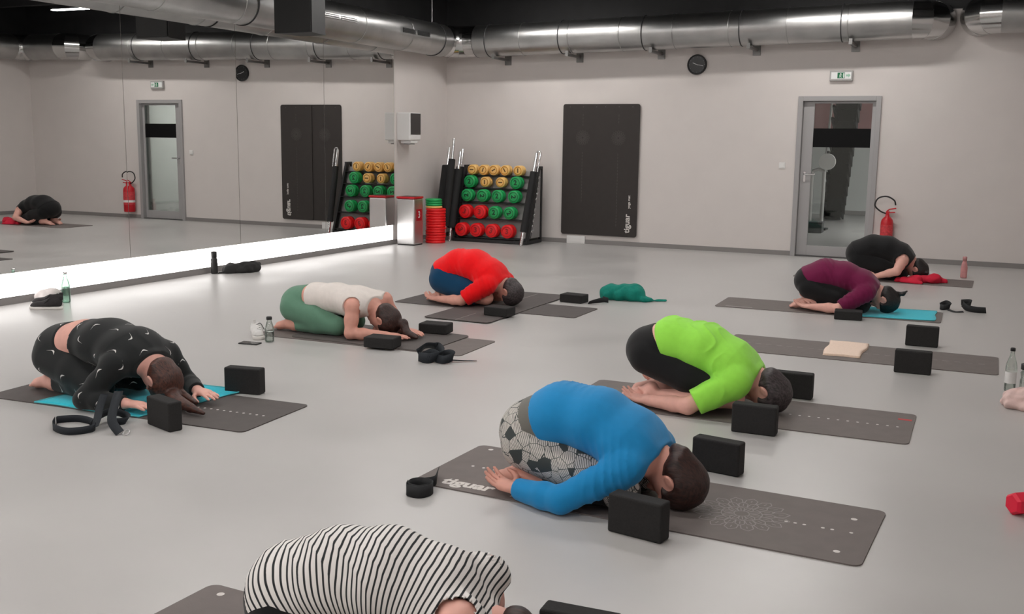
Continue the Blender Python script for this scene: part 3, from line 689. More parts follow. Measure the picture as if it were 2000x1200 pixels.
# --- plum shirt
person('person in plum t-shirt and black leggings folded on a mat beside a turquoise towel', (-1.645, 9.50, .009), R(2), dict(
    torso=[(.13, .245, .125, 1.36), (.27, .315, .118, 1.30), (.43, .300, .115, 1.36), (.58, .245, .108, 1.50), (.67, .195, .072, 1.72)], head=(.775, .12), elbow=(.42, .275, .05, .04), wrist=(.19, .225, .042, .028)), SKIN2,
    [dict(type='bottom', name='leggings', mat=M_blk, waist=(.24, 0, .30), waistn=(.9, 0, .4), len=.95, inf=.007),
     dict(type='top', name='t_shirt', mat=M_plum, i0=0, hem=(.115, 0, .29), hemn=(.75, 0, .66), sleeve=.46, inf=.012, loose=.008, fold=foldC, neck=.85)],
    dict(mat=H_blk, extra=[((.855, 0, .165), (.885, 0, .18), .014, .012), ((.885, 0, .18), (.925, 0, .178), .016, .018), ((.925, 0, .178), (.955, 0, .205), .016, .008)]), h=.0075)
# --- red shirt
person('person in bright red t-shirt and navy shorts folded on crossed mats', (-4.655, 8.24, .012), R(0), dict(
    torso=[(.14, .255, .130, 1.36), (.27, .335, .122, 1.32), (.42, .335, .125, 1.40), (.57, .265, .118, 1.52), (.665, .195, .078, 1.72)], hip=(.155, .10, .205, .105), head=(.765, .125), shoulder=(.63, .175, .19, .066), elbow=(.43, .27, .055, .044)), SKIN,
    [dict(type='bottom', name='shorts', mat=M_navy, waist=(.25, 0, .32), waistn=(.9, 0, .4), len=.42, inf=.010, loose=.014),
     dict(type='top', name='t_shirt', mat=M_redtop, i0=0, hem=(.10, 0, .305), hemn=(.62, 0, .78), sleeve=.44, inf=.014, loose=.012, fold=foldC, neck=.85)],
    dict(mat=H_grey), headscale=1.04, beard=M_beard, h=.0075)
# --- black tank top
person('person in black tank top with bare arm bent, folded on the mat nearest the door', (-1.545, 12.12, .006), R(0), dict(
    torso=[(.14, .26, .14, 1.42), (.28, .33, .128, 1.38), (.43, .325, .125, 1.40), (.57, .27, .115, 1.52), (.655, .215, .078, 1.72)], hip=(.16, .11, .205, .11), head=(.745, .12), shoulder=(.61, .18, .22, .064), elbow=(.57, .30, .115, .044), wrist=(.36, .27, .045, .03), hdir=(-1, .1, 0)), SKIN2,
    [dict(type='bottom', name='leggings', mat=M_blk, waist=(.26, 0, .30), waistn=(.9, 0, .4), len=.95, inf=.007),
     dict(type='top', name='tank_top', mat=M_blk, i0=0, hem=(.13, 0, .28), hemn=(.75, 0, .66), sleeve=0, inf=.012, neck=.85)],
    dict(mat=H_blk, extra=[((.80, 0, .14), (.86, -.06, .09), .03, .02)]), h=.0075)
# --- white tank top
FWD = dict(torso=[(.135, .205, .120, 1.42), (.29, .245, .102, 1.30), (.46, .255, .100, 1.36), (.63, .245, .100, 1.56), (.755, .225, .068, 1.75)],
    hip=(.15, .10, .175, .098), knee=(.55, .13, .072, .060), calf=(.38, .13, .064, .056), ankle=(.17, .12, .046, .034), toe=(-.03, .10, .016),
    shoulder=(.71, .170, .232, .058), elbow=(.72, .225, .046, .040), wrist=(.96, .125, .038, .028), hdir=(1, .25, 0), palm=(0, 0, -1), curl=.12,
    neck=(.79, .215), head=(.88, .125), hu=(.80, 0, -.60), hf=(-.60, 0, -.80))
person('person in white tank top and green leggings resting forearms on dark mats', (-4.935, 6.42, .012), R(2), dict(FWD, shoulderL=(.775, .18, .245, .058), elbowL=(.85, .235, .046, .040), wristL=(1.0, .10, .04, .028)), SKIN,
    [dict(type='bottom', name='leggings', mat=M_greenleg, waist=(.245, 0, .26), waistn=(.92, 0, .38), len=.97, inf=.007),
     dict(type='top', name='tank_top', mat=M_whitetop, i0=0, hem=(.285, 0, .27), hemn=(.95, 0, .25), sleeve=0, inf=.012, fold=foldA, neck=.9)],
    dict(mat=H_brown, extra=[((.955, 0, .10), (.985, 0, .115), .020, .018), ((.985, 0, .115), (1.035, 0, .110), .030, .034), ((1.035, 0, .11), (1.07, -.02, .055), .030, .030), ((1.07, -.02, .05), (1.17, -.05, .025), .030, .014), ((1.06, .0, .05), (1.14, .02, .022), .022, .010)]))
# --- black printed set
NK = dict(FWD); NK.update(torso=[(.145, .235, .135, 1.42), (.30, .285, .115, 1.30), (.48, .295, .118, 1.36), (.66, .265, .115, 1.52), (.775, .215, .075, 1.75)], hip=(.16, .105, .20, .108), knee=(.56, .14, .078, .066),
    shoulder=(.73, .185, .22, .064), elbow=(.62, .30, .050, .044), wrist=(.86, .235, .042, .030), elbowL=(.80, .27, .05, .044), wristL=(1.0, .14, .05, .030), hdir=(1, .2, 0), head=(.875, .13), hu=(.72, 0, -.70), hf=(-.70, 0, -.72))
P_nike = person('person in black long-sleeved crop top and leggings with small white tick prints', (-4.955, 4.24, .0135), R(-2), NK, SKIN2,
    [dict(type='bottom', name='leggings', mat=M_blk2, waist=(.235, 0, .30), waistn=(.9, 0, .43), len=.97, inf=.007),
     dict(type='top', name='crop_top', mat=M_blk2, i0=1, hem=(.345, 0, .30), hemn=(.97, 0, .1), sleeve=.98, inf=.011, fold=folds(6, (.9, .2, .5), 30, .004), neck=.9)],
    dict(mat=H_auburn, extra=[((.94, 0, .075), (1.03, -.06, .05), .042, .038), ((1.03, -.06, .05), (1.17, -.09, .028), .036, .024), ((1.17, -.09, .028), (1.27, -.10, .014), .024, .010), ((.95, .03, .07), (1.12, .0, .030), .03, .012)]))
# --- striped tank top
person('person in black-and-white striped tank top bent over in the near foreground', (-1.825, 2.185, .006), R(14), dict(
    torso=[(.145, .220, .130, 1.42), (.30, .280, .120, 1.38), (.46, .292, .120, 1.42), (.625, .246, .116, 1.46), (.735, .172, .076, 1.6)], hip=(.16, .11, .185, .102), head=(.85, .115), shoulder=(.735, .172, .248, .068), elbow=(.80, .25, .06, .046), wrist=(.94, .14, .04, .03), elbowL=(.74, .25, .06, .046), wristL=(.86, .10, .04, .03), hdir=(1, .45, 0), palm=(0, 0, -1), curl=.12, neck=(.80, .17)), SKIN2,
    [dict(type='bottom', name='leggings', mat=M_blk, waist=(.26, 0, .32), waistn=(.9, 0, .4), len=.95, inf=.008),
     dict(type='top', name='tank_top', mat=stripemat(), i0=0, hem=(.07, 0, .225), hemn=(.85, 0, .50), sleeve=0, hole=.003, inf=.015, fold=folds(4, (.8, .3, .7), 40, .006), neck=.9, arc=True)],
    dict(mat=H_brown), h=.006, sc=.875)
# ================================================================== things on and along the walls
M_matdark = mat('dark_mat_rubber', rgb(52, 47, 45), .75, noise=.06, nscale=12, bump=.15, bscale=350)
M_faint = mat('faint_print', rgb(84, 79, 77), .7); M_whiteprint = mat('white_print', rgb(215, 210, 206), .7)
def flatplate(L, W, t, r=.04):      # rounded slab, centred, lying in xy
    return MB().prism(rrect(L, W, r), 0, t)
def mandala(cx, cy, z, rad, lw=.0035):
    b = MB()
    def seg(p, q):
        p = Vector((p[0], p[1], 0)); q = Vector((q[0], q[1], 0)); n = Vector((-(q - p).y, (q - p).x, 0)).normalized() * lw / 2
        b.add([(p - n)[:2] + (z,), (p + n)[:2] + (z,), (q + n)[:2] + (z,), (q - n)[:2] + (z,)], [(0, 3, 2, 1)])
    def ring(r, n=28):
        for i in range(n):
            a, c = 2 * math.pi * i / n, 2 * math.pi * (i + 1) / n; seg((cx + r * math.cos(a), cy + r * math.sin(a)), (cx + r * math.cos(c), cy + r * math.sin(c)))
    ring(rad * .16, 14); ring(rad * .42)
    for k, (r0, r1, n, w) in enumerate(((.16, .42, 10, .5), (.42, .72, 16, .5), (.66, 1.0, 16, .45))):
        for i in range(n):
            a = 2 * math.pi * (i + .5 * k) / n; h = math.pi / n * w * 2
            P = [(r0, a - h), ((r0 * .35 + r1 * .65), a - h * .8), (r1, a), ((r0 * .35 + r1 * .65), a + h * .8), (r0, a + h)]
            P = [(cx + rad * r * math.cos(t), cy + rad * r * math.sin(t)) for r, t in P]
            for u, v in zip(P, P[1:]): seg(u, v)
            seg((cx + rad * r0 * 1.15 * math.cos(a), cy + rad * r0 * 1.15 * math.sin(a)), (cx + rad * r1 * .86 * math.cos(a), cy + rad * r1 * .86 * math.sin(a)))
    return b
def dots(pts, r, z, n=10):
    b = MB()
    for (x, y) in pts: b.add([(x + r * math.cos(2 * math.pi * k / n), y + r * math.sin(2 * math.pi * k / n), z) for k in range(n)], [tuple(range(n))])
    return b
# two mats hanging side by side on the back wall
for k, (xc, yy, lab) in enumerate(((-5.475, YB - .014, 'left of two dark exercise mats hanging on the back wall'), (-4.935, YB - .0285, 'right dark exercise mat hanging on the back wall, white lettering at its corner'))):
    e = empty('hanging_mat', (xc, yy, 1.055), 0, lab, 'mat', 'mats hanging on the back wall'); e.rotation_euler = (R(90), 0, 0)
    flatplate(.61, 1.85, .012, .035).build('mat_sheet', M_matdark, e, loc=(0, 0, -.004))
    mandala(-.0, .455, .0095, .105).build('mandala_print', M_faint, e)
    b = MB()
    for (y0, y1) in ((.62, .84), (-.45, .29)) if k == 0 else ((.66, .84), (-.78, .29)):
        n = int((y1 - y0) / .045)
        for i in range(n): b.box(-.003, .003, y0 + i * .045, y0 + i * .045 + .03, .009, .0095)
    b.build('centre_line', M_faint, e)
    b = MB()
    for sx in (-.2, .0, .2): b.add([(sx + .008 * math.cos(a * .7854), .885 + .008 * math.sin(a * .7854), .0095) for a in range(8)], [tuple(range(8))])
    b.build('corner_dots', M_faint, e)
    if k == 1:
        link('lettering', textmesh('tiguar', .115, .003), M_whiteprint, e, (.165, -.735, .0095), (0, 0, R(90)))
        link('lettering', textmesh('yoga mat', .05, .001), M_whiteprint, e, (.185, -.43, .0095), (0, 0, R(90)))
    b = MB(); b.tube([(-.2, .9, -.006), (-.2, .9, .012)], .008, 10); b.tube([(.2, .9, -.006), (.2, .9, .012)], .008, 10); b.build('eyelets', M_black, e)
# clock
c = empty('wall_clock', (-3.855, YB, 2.495), 0, 'round black wall clock under the duct', 'clock')
MB().disc_y((0, -.035, 0), .128, .035, 40).build('case', M_black, c); MB().torus((0, -.036, 0), (1, 0, 0), (0, 0, 1), .124, .010, 48, 8).build('rim', M_black, c)
MB().disc_y((0, -.038, 0), .112, .003, 40).build('dial', mat('dial_black', (.008, .008, .009, 1), .35), c)
M_hand = mat('clock_white', (.75, .75, .75, 1), .5)
def handmesh(a, l, w):
    d = Vector((math.sin(a), 0, math.cos(a))); n = Vector((math.cos(a), 0, -math.sin(a))) * w / 2; y = Vector((0, -.0395, 0)); y2 = Vector((0, -.042, 0))
    q = [y - n - d * .02, y + n - d * .02, y + n + d * l, y - n + d * l]; q2 = [p - y + y2 for p in q]
    return MB().add(q + q2, [(0, 1, 2, 3), (7, 6, 5, 4), (0, 4, 5, 1), (1, 5, 6, 2), (2, 6, 7, 3), (3, 7, 4, 0)])
handmesh(R(-68), .062, .008).build('hour_hand', M_hand, c); handmesh(R(102), .088, .006).build('minute_hand', M_hand, c)
b = MB()
for i in range(12):
    a = R(30 * i); b.box(.1 * math.sin(a) - .003, .1 * math.sin(a) + .003, -.0395, -.0385, .1 * math.cos(a) - .003, .1 * math.cos(a) + .003)
b.build('hour_marks', mat('clock_marks', (.3, .3, .3, 1), .5), c)
# exit sign
x = empty('exit_sign', (-1.98, YB, 2.325), 0, 'green and white emergency exit sign above the door', 'sign')
MB().bbox(-.14, .14, -.05, 0, -.065, .065, .006).build('housing', mat('sign_grey', (.42, .41, .40, 1), .5), x)
MB().box(-.122, .122, -.053, -.0505, -.042, .042).build('panel', emat('sign_panel', (.7, .9, .78, 1), .06), x)
M_green = mat('sign_green', (.0, .16, .06, 1), .5)
MB().box(-.045, .045, -.0545, -.0535, -.036, .036).build('green_field', M_green, x)
b = MB(); b.box(.025, .040, -.0552, -.0546, -.028, .028); b.tube([(-.005, -.0546, .022), (-.005, -.0556, .022)], .007, 10)
for (p, q) in (((-.005, .012), (-.012, -.008)), ((-.012, -.008), (.004, -.018)), ((.004, -.018), (-.002, -.032)), ((-.012, -.008), (-.024, -.024)), ((-.006, .01), (.012, .004)), ((-.006, .01), (-.022, .002))):
    p = Vector((p[0], -.055, p[1])); q = Vector((q[0], -.055, q[1])); b.tube([p, q], .0035, 6)
b.build('running_figure', mat('sign_white', (.8, .9, .84, 1), .5), x)
MB().add([(.06, -.0545, -.012), (.09, -.0545, -.012), (.09, -.0545, -.026), (.115, -.0545, 0), (.09, -.0545, .026), (.09, -.0545, .012), (.06, -.0545, .012)], [tuple(range(7))]).build('arrow', mat('arrow_green', (.35, .6, .45, 1), .5), x)
# light switch
s = empty('light_switch', (-2.665, YB, 1.18), 0, 'small white light switch left of the door', 'switch')
MB().bbox(-.04, .04, -.012, 0, -.04, .04, .003).build('plate', M_white, s); MB().bbox(-.028, .028, -.018, -.0122, -.028, .028, .003).build('rocker', M_white, s)
# fire extinguisher
M_redp = mat('red_paint', rgb(196, 22, 36), .35); x = empty('fire_extinguisher', (-1.305, YB - .085, .11), 0, 'red fire extinguisher with black hose loop on the wall beside the door', 'fire extinguisher')
MB().lathe([(.0, 0), (.07, 0), (.076, .012), (.076, .38), (.068, .42), (.045, .45), (.025, .465), (.025, .49), (0, .49)], 32).build('cylinder', M_redp, x)
MB().lathe([(.0772, .13), (.0772, .36)], 32).build('label_wrap', mat('ext_label', rgb(205, 60, 66), .5, noise=.25, nscale=40), x); MB().lathe([(.0778, .17), (.0778, .21)], 32).build('label_stripe', M_white, x)
b = MB(); b.bbox(-.02, .02, -.02, .02, .485, .53, .004); b.tube([(-.01, 0, .53), (.02, -.01, .555), (.10, -.02, .57)], .008, 8); b.tube([(.0, 0, .51), (.09, -.01, .52)], .007, 8); b.build('valve', M_redp, x)
MB().tube(smoothpath([(-.02, -.01, .50), (-.09, -.02, .53), (-.155, -.03, .60), (-.12, -.03, .69), (-.02, -.03, .715), (.07, -.03, .67), (.09, -.02, .61)], 6), .0095, 10).build('hose', M_black, x)
MB().bbox(-.03, .03, .0775, .084, .1, .42, .003).build('wall_hook', M_steel, x)
# soap and towel dispenser on the short wall
dpx = empty('towel_dispenser', (XL, 12.56, 1.40), 0, 'white wall dispenser with a dark front window by the mirror edge', 'dispenser')
MB().bbox(0, .215, 0, .30, .04, .42, .015).build('housing', M_white, dpx); MB().bbox(.2155, .222, .02, .285, .12, .41, .003).build('window', mat('dark_window', (.018, .016, .016, 1), .25), dpx)
b = MB(); b.bbox(.03, .20, .06, .24, .0, .038, .008); b.build('outlet', M_white, dpx); MB().bbox(.06, .17, .09, .21, -.018, -.0005, .004).build('drip_lip', mat('grey_plastic', (.35, .34, .34, 1), .5), dpx)
# steel waste bin
bn = empty('waste_bin', (-7.45, 12.52, 0), 0, 'brushed steel waste bin with red rim and red numbered label', 'bin')
bx0, bx1, by0, by1 = -.145, .135, -.12, .13
b = MB(); b.bbox(bx0, bx1, by0, by1, .012, .645, .018, 3); b.build('body', M_steel, bn); MB().bbox(bx0 + .008, bx1 - .008, by0 + .008, by1 - .008, .0, .0118, .004).build('foot', M_black, bn)
MB().bbox(bx0 - .004, bx1 + .004, by0 - .004, by1 + .004, .646, .672, .006).build('rim', M_redp, bn); MB().bbox(bx0 + .03, bx1 - .03, by0 + .03, by1 - .03, .6722, .676, .002).build('flap', M_black, bn)
lb = MB().box(bx1 + .0005, bx1 + .003, -.06, .085, .34, .50).build('label', mat('label_red', rgb(170, 16, 34), .5), bn)
link('number', textmesh('3', .13, .002), M_whiteprint, lb, (bx1 + .0036, .012, .42), (R(90), 0, R(90)))
# stack of weight plates
def inst(name, me, m, parent, loc=(0, 0, 0), rot=(0, 0, 0)):
    if not len(me.materials): me.materials.append(m)
    o = bpy.data.objects.new(name, me); COL.objects.link(o); o.parent = parent; o.location = loc; o.rotation_euler = rot
    o.material_slots[0].link = 'OBJECT'; o.material_slots[0].material = m; return o
M_pr = mat('plate_red', rgb(238, 20, 28), .45); M_pg = mat('plate_green', rgb(30, 168, 92), .45); M_py = mat('plate_yellow', rgb(246, 200, 122), .45)
def platemesh(r, t):
    b = MB(); b.lathe([(.014, 0), (r - .012, 0), (r, .008), (r, t - .008), (r - .012, t), (r - .035, t), (r - .04, t - .006), (.045, t - .006), (.042, t), (.014, t), (.014, 0)], 36); return b.me('plate')
pm = platemesh(.142, .0375); pm2 = platemesh(.118, .0335); z = 0; rs = random.Random(4)
seq = [('red', M_pr)] * 13 + [('yellow', M_py)] + [('green', M_pg)] * 3; cnt = {}
tot = {'red': 13, 'yellow': 1, 'green': 3}
for nm, mm in seq:
    cnt[nm] = cnt.get(nm, 0) + 1; me = pm if nm == 'red' else pm2
    lab = {'red': '%s red weight plate from the floor in the stack beside the bin', 'green': '%s green weight plate from below on top of the red stack', 'yellow': '%s yellow weight plate between the red and green ones'}[nm] % (ORD[cnt[nm] - 1] if nm != 'yellow' else 'single')
    e = empty('weight_plate', (-7.29 + rs.uniform(-.004, .004) - (.0 if nm == 'red' else .03), 12.96 + rs.uniform(-.004, .004), z), rs.uniform(0, 6), lab, 'weight plate', 'plates stacked beside the bin')
    inst('disc', me, mm, e)
    MB().lathe([(.0145, .001), (.026, .001), (.026, .0372 if nm == 'red' else .0332), (.0145, .0372 if nm == 'red' else .0332)], 20).build('hub', M_steel, e)
    z += .0378 if nm == 'red' else .0338
# rack with round-headed dumbbells
M_rack = mat('rack_black', (.014, .014, .015, 1), .5); M_rackpan = mat('rack_panel_grey', (.30, .29, .285, 1), .6)
rk = empty('dumbbell_rack', (-6.63, 13.6, 0), 0, 'black sloped rack full of coloured dumbbells in the corner', 'rack')
RW = .60
b = MB(); b.bbox(-RW, RW, -.26, .26, 0, .05, .006); b.build('base', M_rack, rk)
MB().add([(-RW + .04, -.16, .05), (RW - .04, -.16, .05), (RW - .04, .18, 1.02), (-RW + .04, .18, 1.02), (-RW + .04, -.14, .05), (RW - .04, -.14, .05), (RW - .04, .20, 1.02), (-RW + .04, .20, 1.02)], [(0, 1, 2, 3), (7, 6, 5, 4), (0, 4, 5, 1), (1, 5, 6, 2), (2, 6, 7, 3), (3, 7, 4, 0)]).build('back_panel', M_rackpan, rk)
for sx in (-RW, RW - .035):
    b = MB(); b.add([(sx, -.26, .05), (sx + .035, -.26, .05), (sx + .035, -.18, .05), (sx, -.18, .05), (sx, .10, 1.06), (sx + .035, .10, 1.06), (sx + .035, .17, 1.06), (sx, .17, 1.06)], [(0, 3, 2, 1), (4, 5, 6, 7), (0, 1, 5, 4), (1, 2, 6, 5), (2, 3, 7, 6), (3, 0, 4, 7)])
    b.box(sx, sx + .035, .215, .255, .05, 1.06); b.box(sx, sx + .035, .10, .255, 1.06, 1.095); b.build('side_frame', M_rack, rk)
    MB().add([(sx + .012, -.17, .08), (sx + .022, -.17, .08), (sx + .022, .21, .08), (sx + .012, .21, .08), (sx + .012, .16, 1.05), (sx + .022, .16, 1.05), (sx + .022, .21, 1.05), (sx + .012, .21, 1.05)], [(0, 3, 2, 1), (4, 5, 6, 7), (0, 1, 5, 4), (1, 2, 6, 5), (2, 3, 7, 6), (3, 0, 4, 7)]).build('side_panel', M_rackpan, rk)
rows = [(13.70, 1.03, [-7.05, -6.87, -6.70, -6.52, -6.31], 'yyyyy', 'top'), (13.62, .86, [-7.05, -6.80, -6.55, -6.31], 'gyyg', 'second'), (13.54, .665, [-7.05, -6.80, -6.56, -6.30], 'gggg', 'middle'), (13.46, .435, [-7.04, -6.80, -6.57, -6.33], 'rrgg', 'fourth'), (13.38, .18, [-7.06, -6.82, -6.57, -6.32], 'rrrr', 'bottom')]
for ri, (y, z, xs, cs, rn) in enumerate(rows):
    zz_ = z - {'y': .074, 'g': .090, 'r': .097}[cs[0]] - .0175
    MB().bbox(-RW + .0355, RW - .0355, y - 13.6 - .02, y - 13.6 + .12, max(zz_, .051), max(zz_, .051) + .016, .003).build('shelf', M_rack, rk)
def dumb(r):
    b = MB(); prof = [(-.0, 0), (r * .86, 0), (r, .010), (r, .062), (r * .9, .072), (.018, .072)]
    def ring(pr, y0, sg):
        n = 28; vs = []; fs = []
        for (rr, t) in pr:
            for k in range(n): vs.append((rr * math.cos(2 * math.pi * k / n), y0 + sg * t, rr * math.sin(2 * math.pi * k / n)))
        for i in range(len(pr) - 1):
            for k in range(n):
                k2 = (k + 1) % n; q = (i * n + k, i * n + k2, (i + 1) * n + k2, (i + 1) * n + k); fs.append(q if sg > 0 else q[::-1])
        b.add(vs, fs, True)
    ring(prof, 0, 1); return b
DM = {}
for key, r in (('y', .074), ('g', .090), ('r', .097)):
    rim = MB().torus((0, -.001, 0), (1, 0, 0), (0, 0, 1), r * .72, .006, 28, 6).me('rim')
    DM[key] = (dumb(r).me('head'), rim, MB().tube([(0, .05, 0), (0, .09, 0)], .016, 12).me('handle'), textmesh({'y': '1', 'g': '2', 'r': '3'}[key], r * 1.05, .004), r)
M_ry = mat('rim_yellow', rgb(205, 140, 48), .5); M_rg = mat('rim_green', rgb(20, 118, 64), .5); M_rr = mat('rim_red', rgb(200, 16, 24), .5)
MK = {'y': (M_py, M_ry, mat('num_y', rgb(88, 56, 20), .6)), 'g': (M_pg, M_rg, mat('num_g', rgb(10, 60, 34), .6)), 'r': (M_pr, M_rr, mat('num_r', rgb(150, 10, 18), .6))}
CN = {'y': 'yellow', 'g': 'green', 'r': 'red'}
rs = random.Random(7)
for ri, (y, z, xs, cs, rn) in enumerate(rows):
    for i, (x, k) in enumerate(zip(xs, cs)):
        e = empty('dumbbell', (x, y - .10, z), 0, '%s dumbbell, %s from the left in the %s row of the rack' % (CN[k], ORD[i], rn), 'dumbbell', 'dumbbells on the corner rack')
        hme, rime, han, num, r = DM[k]; m1, m2, m3 = MK[k]
        inst('head', hme, m1, e); inst('head', hme, m1, e, (0, .138, 0), (0, 0, math.pi)); inst('handle', han, M_black, e); inst('rim', rime, m2, e)
        inst('number', num, m3, e, (0, -.0015, 0), (R(90), R(rs.choice([0, 20, -90, 60, 90, -30, 180])), 0))
# barbells leaning at both ends of the rack
M_foam = mat('black_foam', (.013, .013, .014, 1), .8, bump=.3, bscale=300)
def bar(bx, by, tx, ty, top, rr, lab, hook=False):
    e = empty('barbell', (bx, by, 0), 0, lab, 'barbell', 'bars leaning on the corner rack'); d = Vector((tx - bx, ty - by, top)); p = lambda t: d * t
    MB().tube([p(0.0) + Vector((0, 0, .004)), p(.16)], .022, 12).build('lower_sleeve', M_chrome, e); MB().tube([p(.15), p(.80)], rr, 14).build('foam_grip', M_foam, e)
    MB().tube([p(.79), p(1.0)], .021, 12).build('upper_sleeve', M_chrome, e)
    if hook: MB().torus(p(1.0) + Vector((.03, 0, 0)), (1, 0, 0), (0, 0, 1), .03, .011, 20, 8, 0, math.pi).build('loop', M_chrome, e); MB().tube([p(1.0) + Vector((.06, 0, 0)), p(.80) + Vector((.06, 0, 0))], .011, 10).build('loop_stem', M_chrome, e)
bar(-7.42, 13.26, -7.44, 13.64, 1.34, .078, 'leftmost black barbell with broad foam leaning left of the rack')
bar(-7.27, 13.165, -7.28, 13.48, 1.47, .050, 'tallest black barbell leaning left of the rack')
bar(-7.235, 13.27, -7.245, 13.62, 1.28, .062, 'black barbell closest to the bottom red dumbbells left of the rack')
bar(-7.31, 13.48, -7.31, 13.82, 1.32, .066, 'black barbell standing behind the tallest one left of the rack')
bar(-6.06, 13.20, -6.00, 13.56, 1.28, .046, 'black barbell with bent chrome loop leaning at the right of the rack', True)
cl = empty('collar_row', (-5.975, 13.42, .10), 0, 'row of spring collars hanging on the right side of the rack', 'collars')
for i in range(11):
    t = i / 10; MB().torus((.008 + .004 * (i % 2), -.05 + .22 * t, .10 + .74 * t), (0, 1, 0), (0, .3, .95), .020, .005, 14, 6, 0, 5.0).build('spring_collar', M_chrome, cl)
MB().tube([(.0, -.08, .0), (.0, .19, .92)], .006, 8).build('hanging_rod', M_rack, cl)
# ================================================================== things on the floor
M_mat = mat('grey_mat_rubber', rgb(112, 104, 101), .72, noise=.05, nscale=14, bump=.12, bscale=350)
M_mat2 = mat('charcoal_mat_rubber', rgb(84, 78, 76), .72, noise=.05, nscale=14, bump=.12, bscale=350)
M_lprint = mat('pale_print', rgb(152, 146, 143), .7)
def ymat(label, c, rz, L=1.83, W=.63, m=None, z=0.0, t=.0055, r=.035, lines=(), dots_=None, man=None, prnt=None):
    e = empty('yoga_mat', (c[0], c[1], z), rz, label, 'yoga mat', 'yoga mats on the floor')
    flatplate(L, W, t, r).build('mat_sheet', m or M_mat, e); zt = t + .0004
    if dots_: tag(dots([(x, 0) for x in dots_], .0075, zt).build('centre_dots', M_whiteprint, e), kind='stuff')
    if lines:
        b = MB()
        for (a, bb_) in lines: b.box(a, bb_, -.003, .003, t, zt)
        tag(b.build('centre_dashes', M_lprint, e), kind='stuff')
    if man is not None: mandala(man, 0, zt, .19, .004).build('mandala_print', M_lprint, e)
    return e
import itertools
e = ymat('grey yoga mat with white lettering and mandala under the person in blue', (-1.265, 3.985), R(-2.2), 1.86, .625, dots_=[-.80, -.745, -.69, -.635, .60, .635, .67, .74, .775, .845], man=.425)
link('lettering', textmesh('tiguar', .105, .004), M_whiteprint, e, (-.69, -.235, .006)); link('lettering', textmesh('yoga', .055, .001), M_whiteprint, e, (-.42, -.245, .006))
dots([(.83, .155), (.83, -.215), (-.85, .26)], .013, .006).build('corner_dots', M_whiteprint, e)
e = ymat('grey yoga mat with dotted line and red tag under the person in lime', (-1.245, 5.62), R(.8), 1.83, .63, dots_=[.29 + .05 * i for i in range(12)]); MB().box(.83, .90, .155, .185, .0056, .006).build('red_tag', M_redp, e)
ymat('grey yoga mat left empty with a folded beige towel on it', (-.86, 7.58), R(.5), 1.84, .63, lines=[(-.78 + .075 * i, -.74 + .075 * i) for i in range(22)])
e = ymat('grey yoga mat with turquoise towel under the person in plum', (-1.345, 9.52), R(1.5), 1.90, .61); MB().box(-.86, -.62, -.26, -.235, .0056, .006).build('edge_lettering', M_lprint, e)
ymat('grey yoga mat nearest the door under the person in black', (-1.14, 12.09), R(0), 1.84, .63)
ymat('charcoal yoga mat with dots under the person in printed black clothes', (-4.215, 4.225), R(3), 1.74, .60, M_mat2, dots_=[.36 + .042 * i for i in range(11)])
ymat('grey lower yoga mat sticking out under a darker one by white-shirted person', (-4.125, 6.405), R(1.5), 1.72, .60)
ymat('dark upper yoga mat laid over a grey one under white-shirted person', (-4.10, 6.46), R(0), 1.16, .68, M_mat2, z=.0056, t=.006, r=.06)
ymat('charcoal yoga mat lying lengthwise under the person in red', (-4.03, 8.24), R(0), 1.76, .57, M_mat2)
ymat('charcoal yoga mat laid crosswise over another under the person in red', (-3.955, 8.22), R(90), 1.73, .60, M_mat2, z=.0056, lines=[(-.86, -.5), (.35, .8)])
e = ymat('grey yoga mat in near foreground under the person in stripes', (-1.33, 2.17), R(-2), 1.86, .625); dots([(-.85, .26), (-.85, -.24)], .013, .006).build('corner_dots', M_whiteprint, e)
# ------------------------------------------------------------------ foam blocks
M_block = mat('black_foam_block', (.024, .023, .023, 1), .85, noise=.12, nscale=150, bump=.2, bscale=400, spec=.3)
bs = MB().bbox(-.1125, .1125, -.0375, .0375, 0, .15, .009, 3).me('block'); bf = MB().bbox(-.1125, .1125, -.075, .075, 0, .075, .009, 3).me('block')
def block(label, c, rz, flat=False, z=0):
    e = empty('yoga_block', (c[0], c[1], z), R(rz), label, 'yoga block', 'black foam yoga blocks')
    o = bpy.data.objects.new('block_body', bf if flat else bs); COL.objects.link(o); o.parent = e
    if not len(o.data.materials): o.data.materials.append(M_block)
block('upright black yoga block in front of the mat of the person in blue', (-1.14, 3.575), -10)
block('upright black yoga block behind the head of the person in blue', (-1.065, 4.475), -9)
block('upright black yoga block in front of the head of the person in lime', (-1.055, 5.185), 1, z=.0)
block('upright black yoga block partly hidden behind the head of person in lime', (-1.02, 6.05), 0)
block('upright black yoga block at the near edge of the empty mat', (-.445, 7.09), 0)
block('upright black yoga block just beyond the empty mat', (-.46, 8.11), 0)
block('upright black yoga block at the right of the person in printed black clothes', (-3.865, 4.64), 10)
block('upright black yoga block turned at an angle by the head of person in printed black', (-3.745, 3.875), -18)
block('flat black yoga block beyond the hair of the white-shirted person', (-3.81, 6.78), 6, True, .0118)
block('flat black yoga block in front of the forearms of the white-shirted person', (-3.865, 6.115), 6, True, .012)
block('flat black yoga block in front of the head of the person in red', (-3.735, 7.73), -6, True, .0113)
block('flat black yoga block at the right corner of the crossed mats', (-3.49, 8.79), -5, True)
block('flat black yoga block beside the turquoise towel of the person in plum', (-1.11, 9.09), 6, True)
block('upright black yoga block cut by the bottom edge near the striped person', (-.985, 2.585), 3)
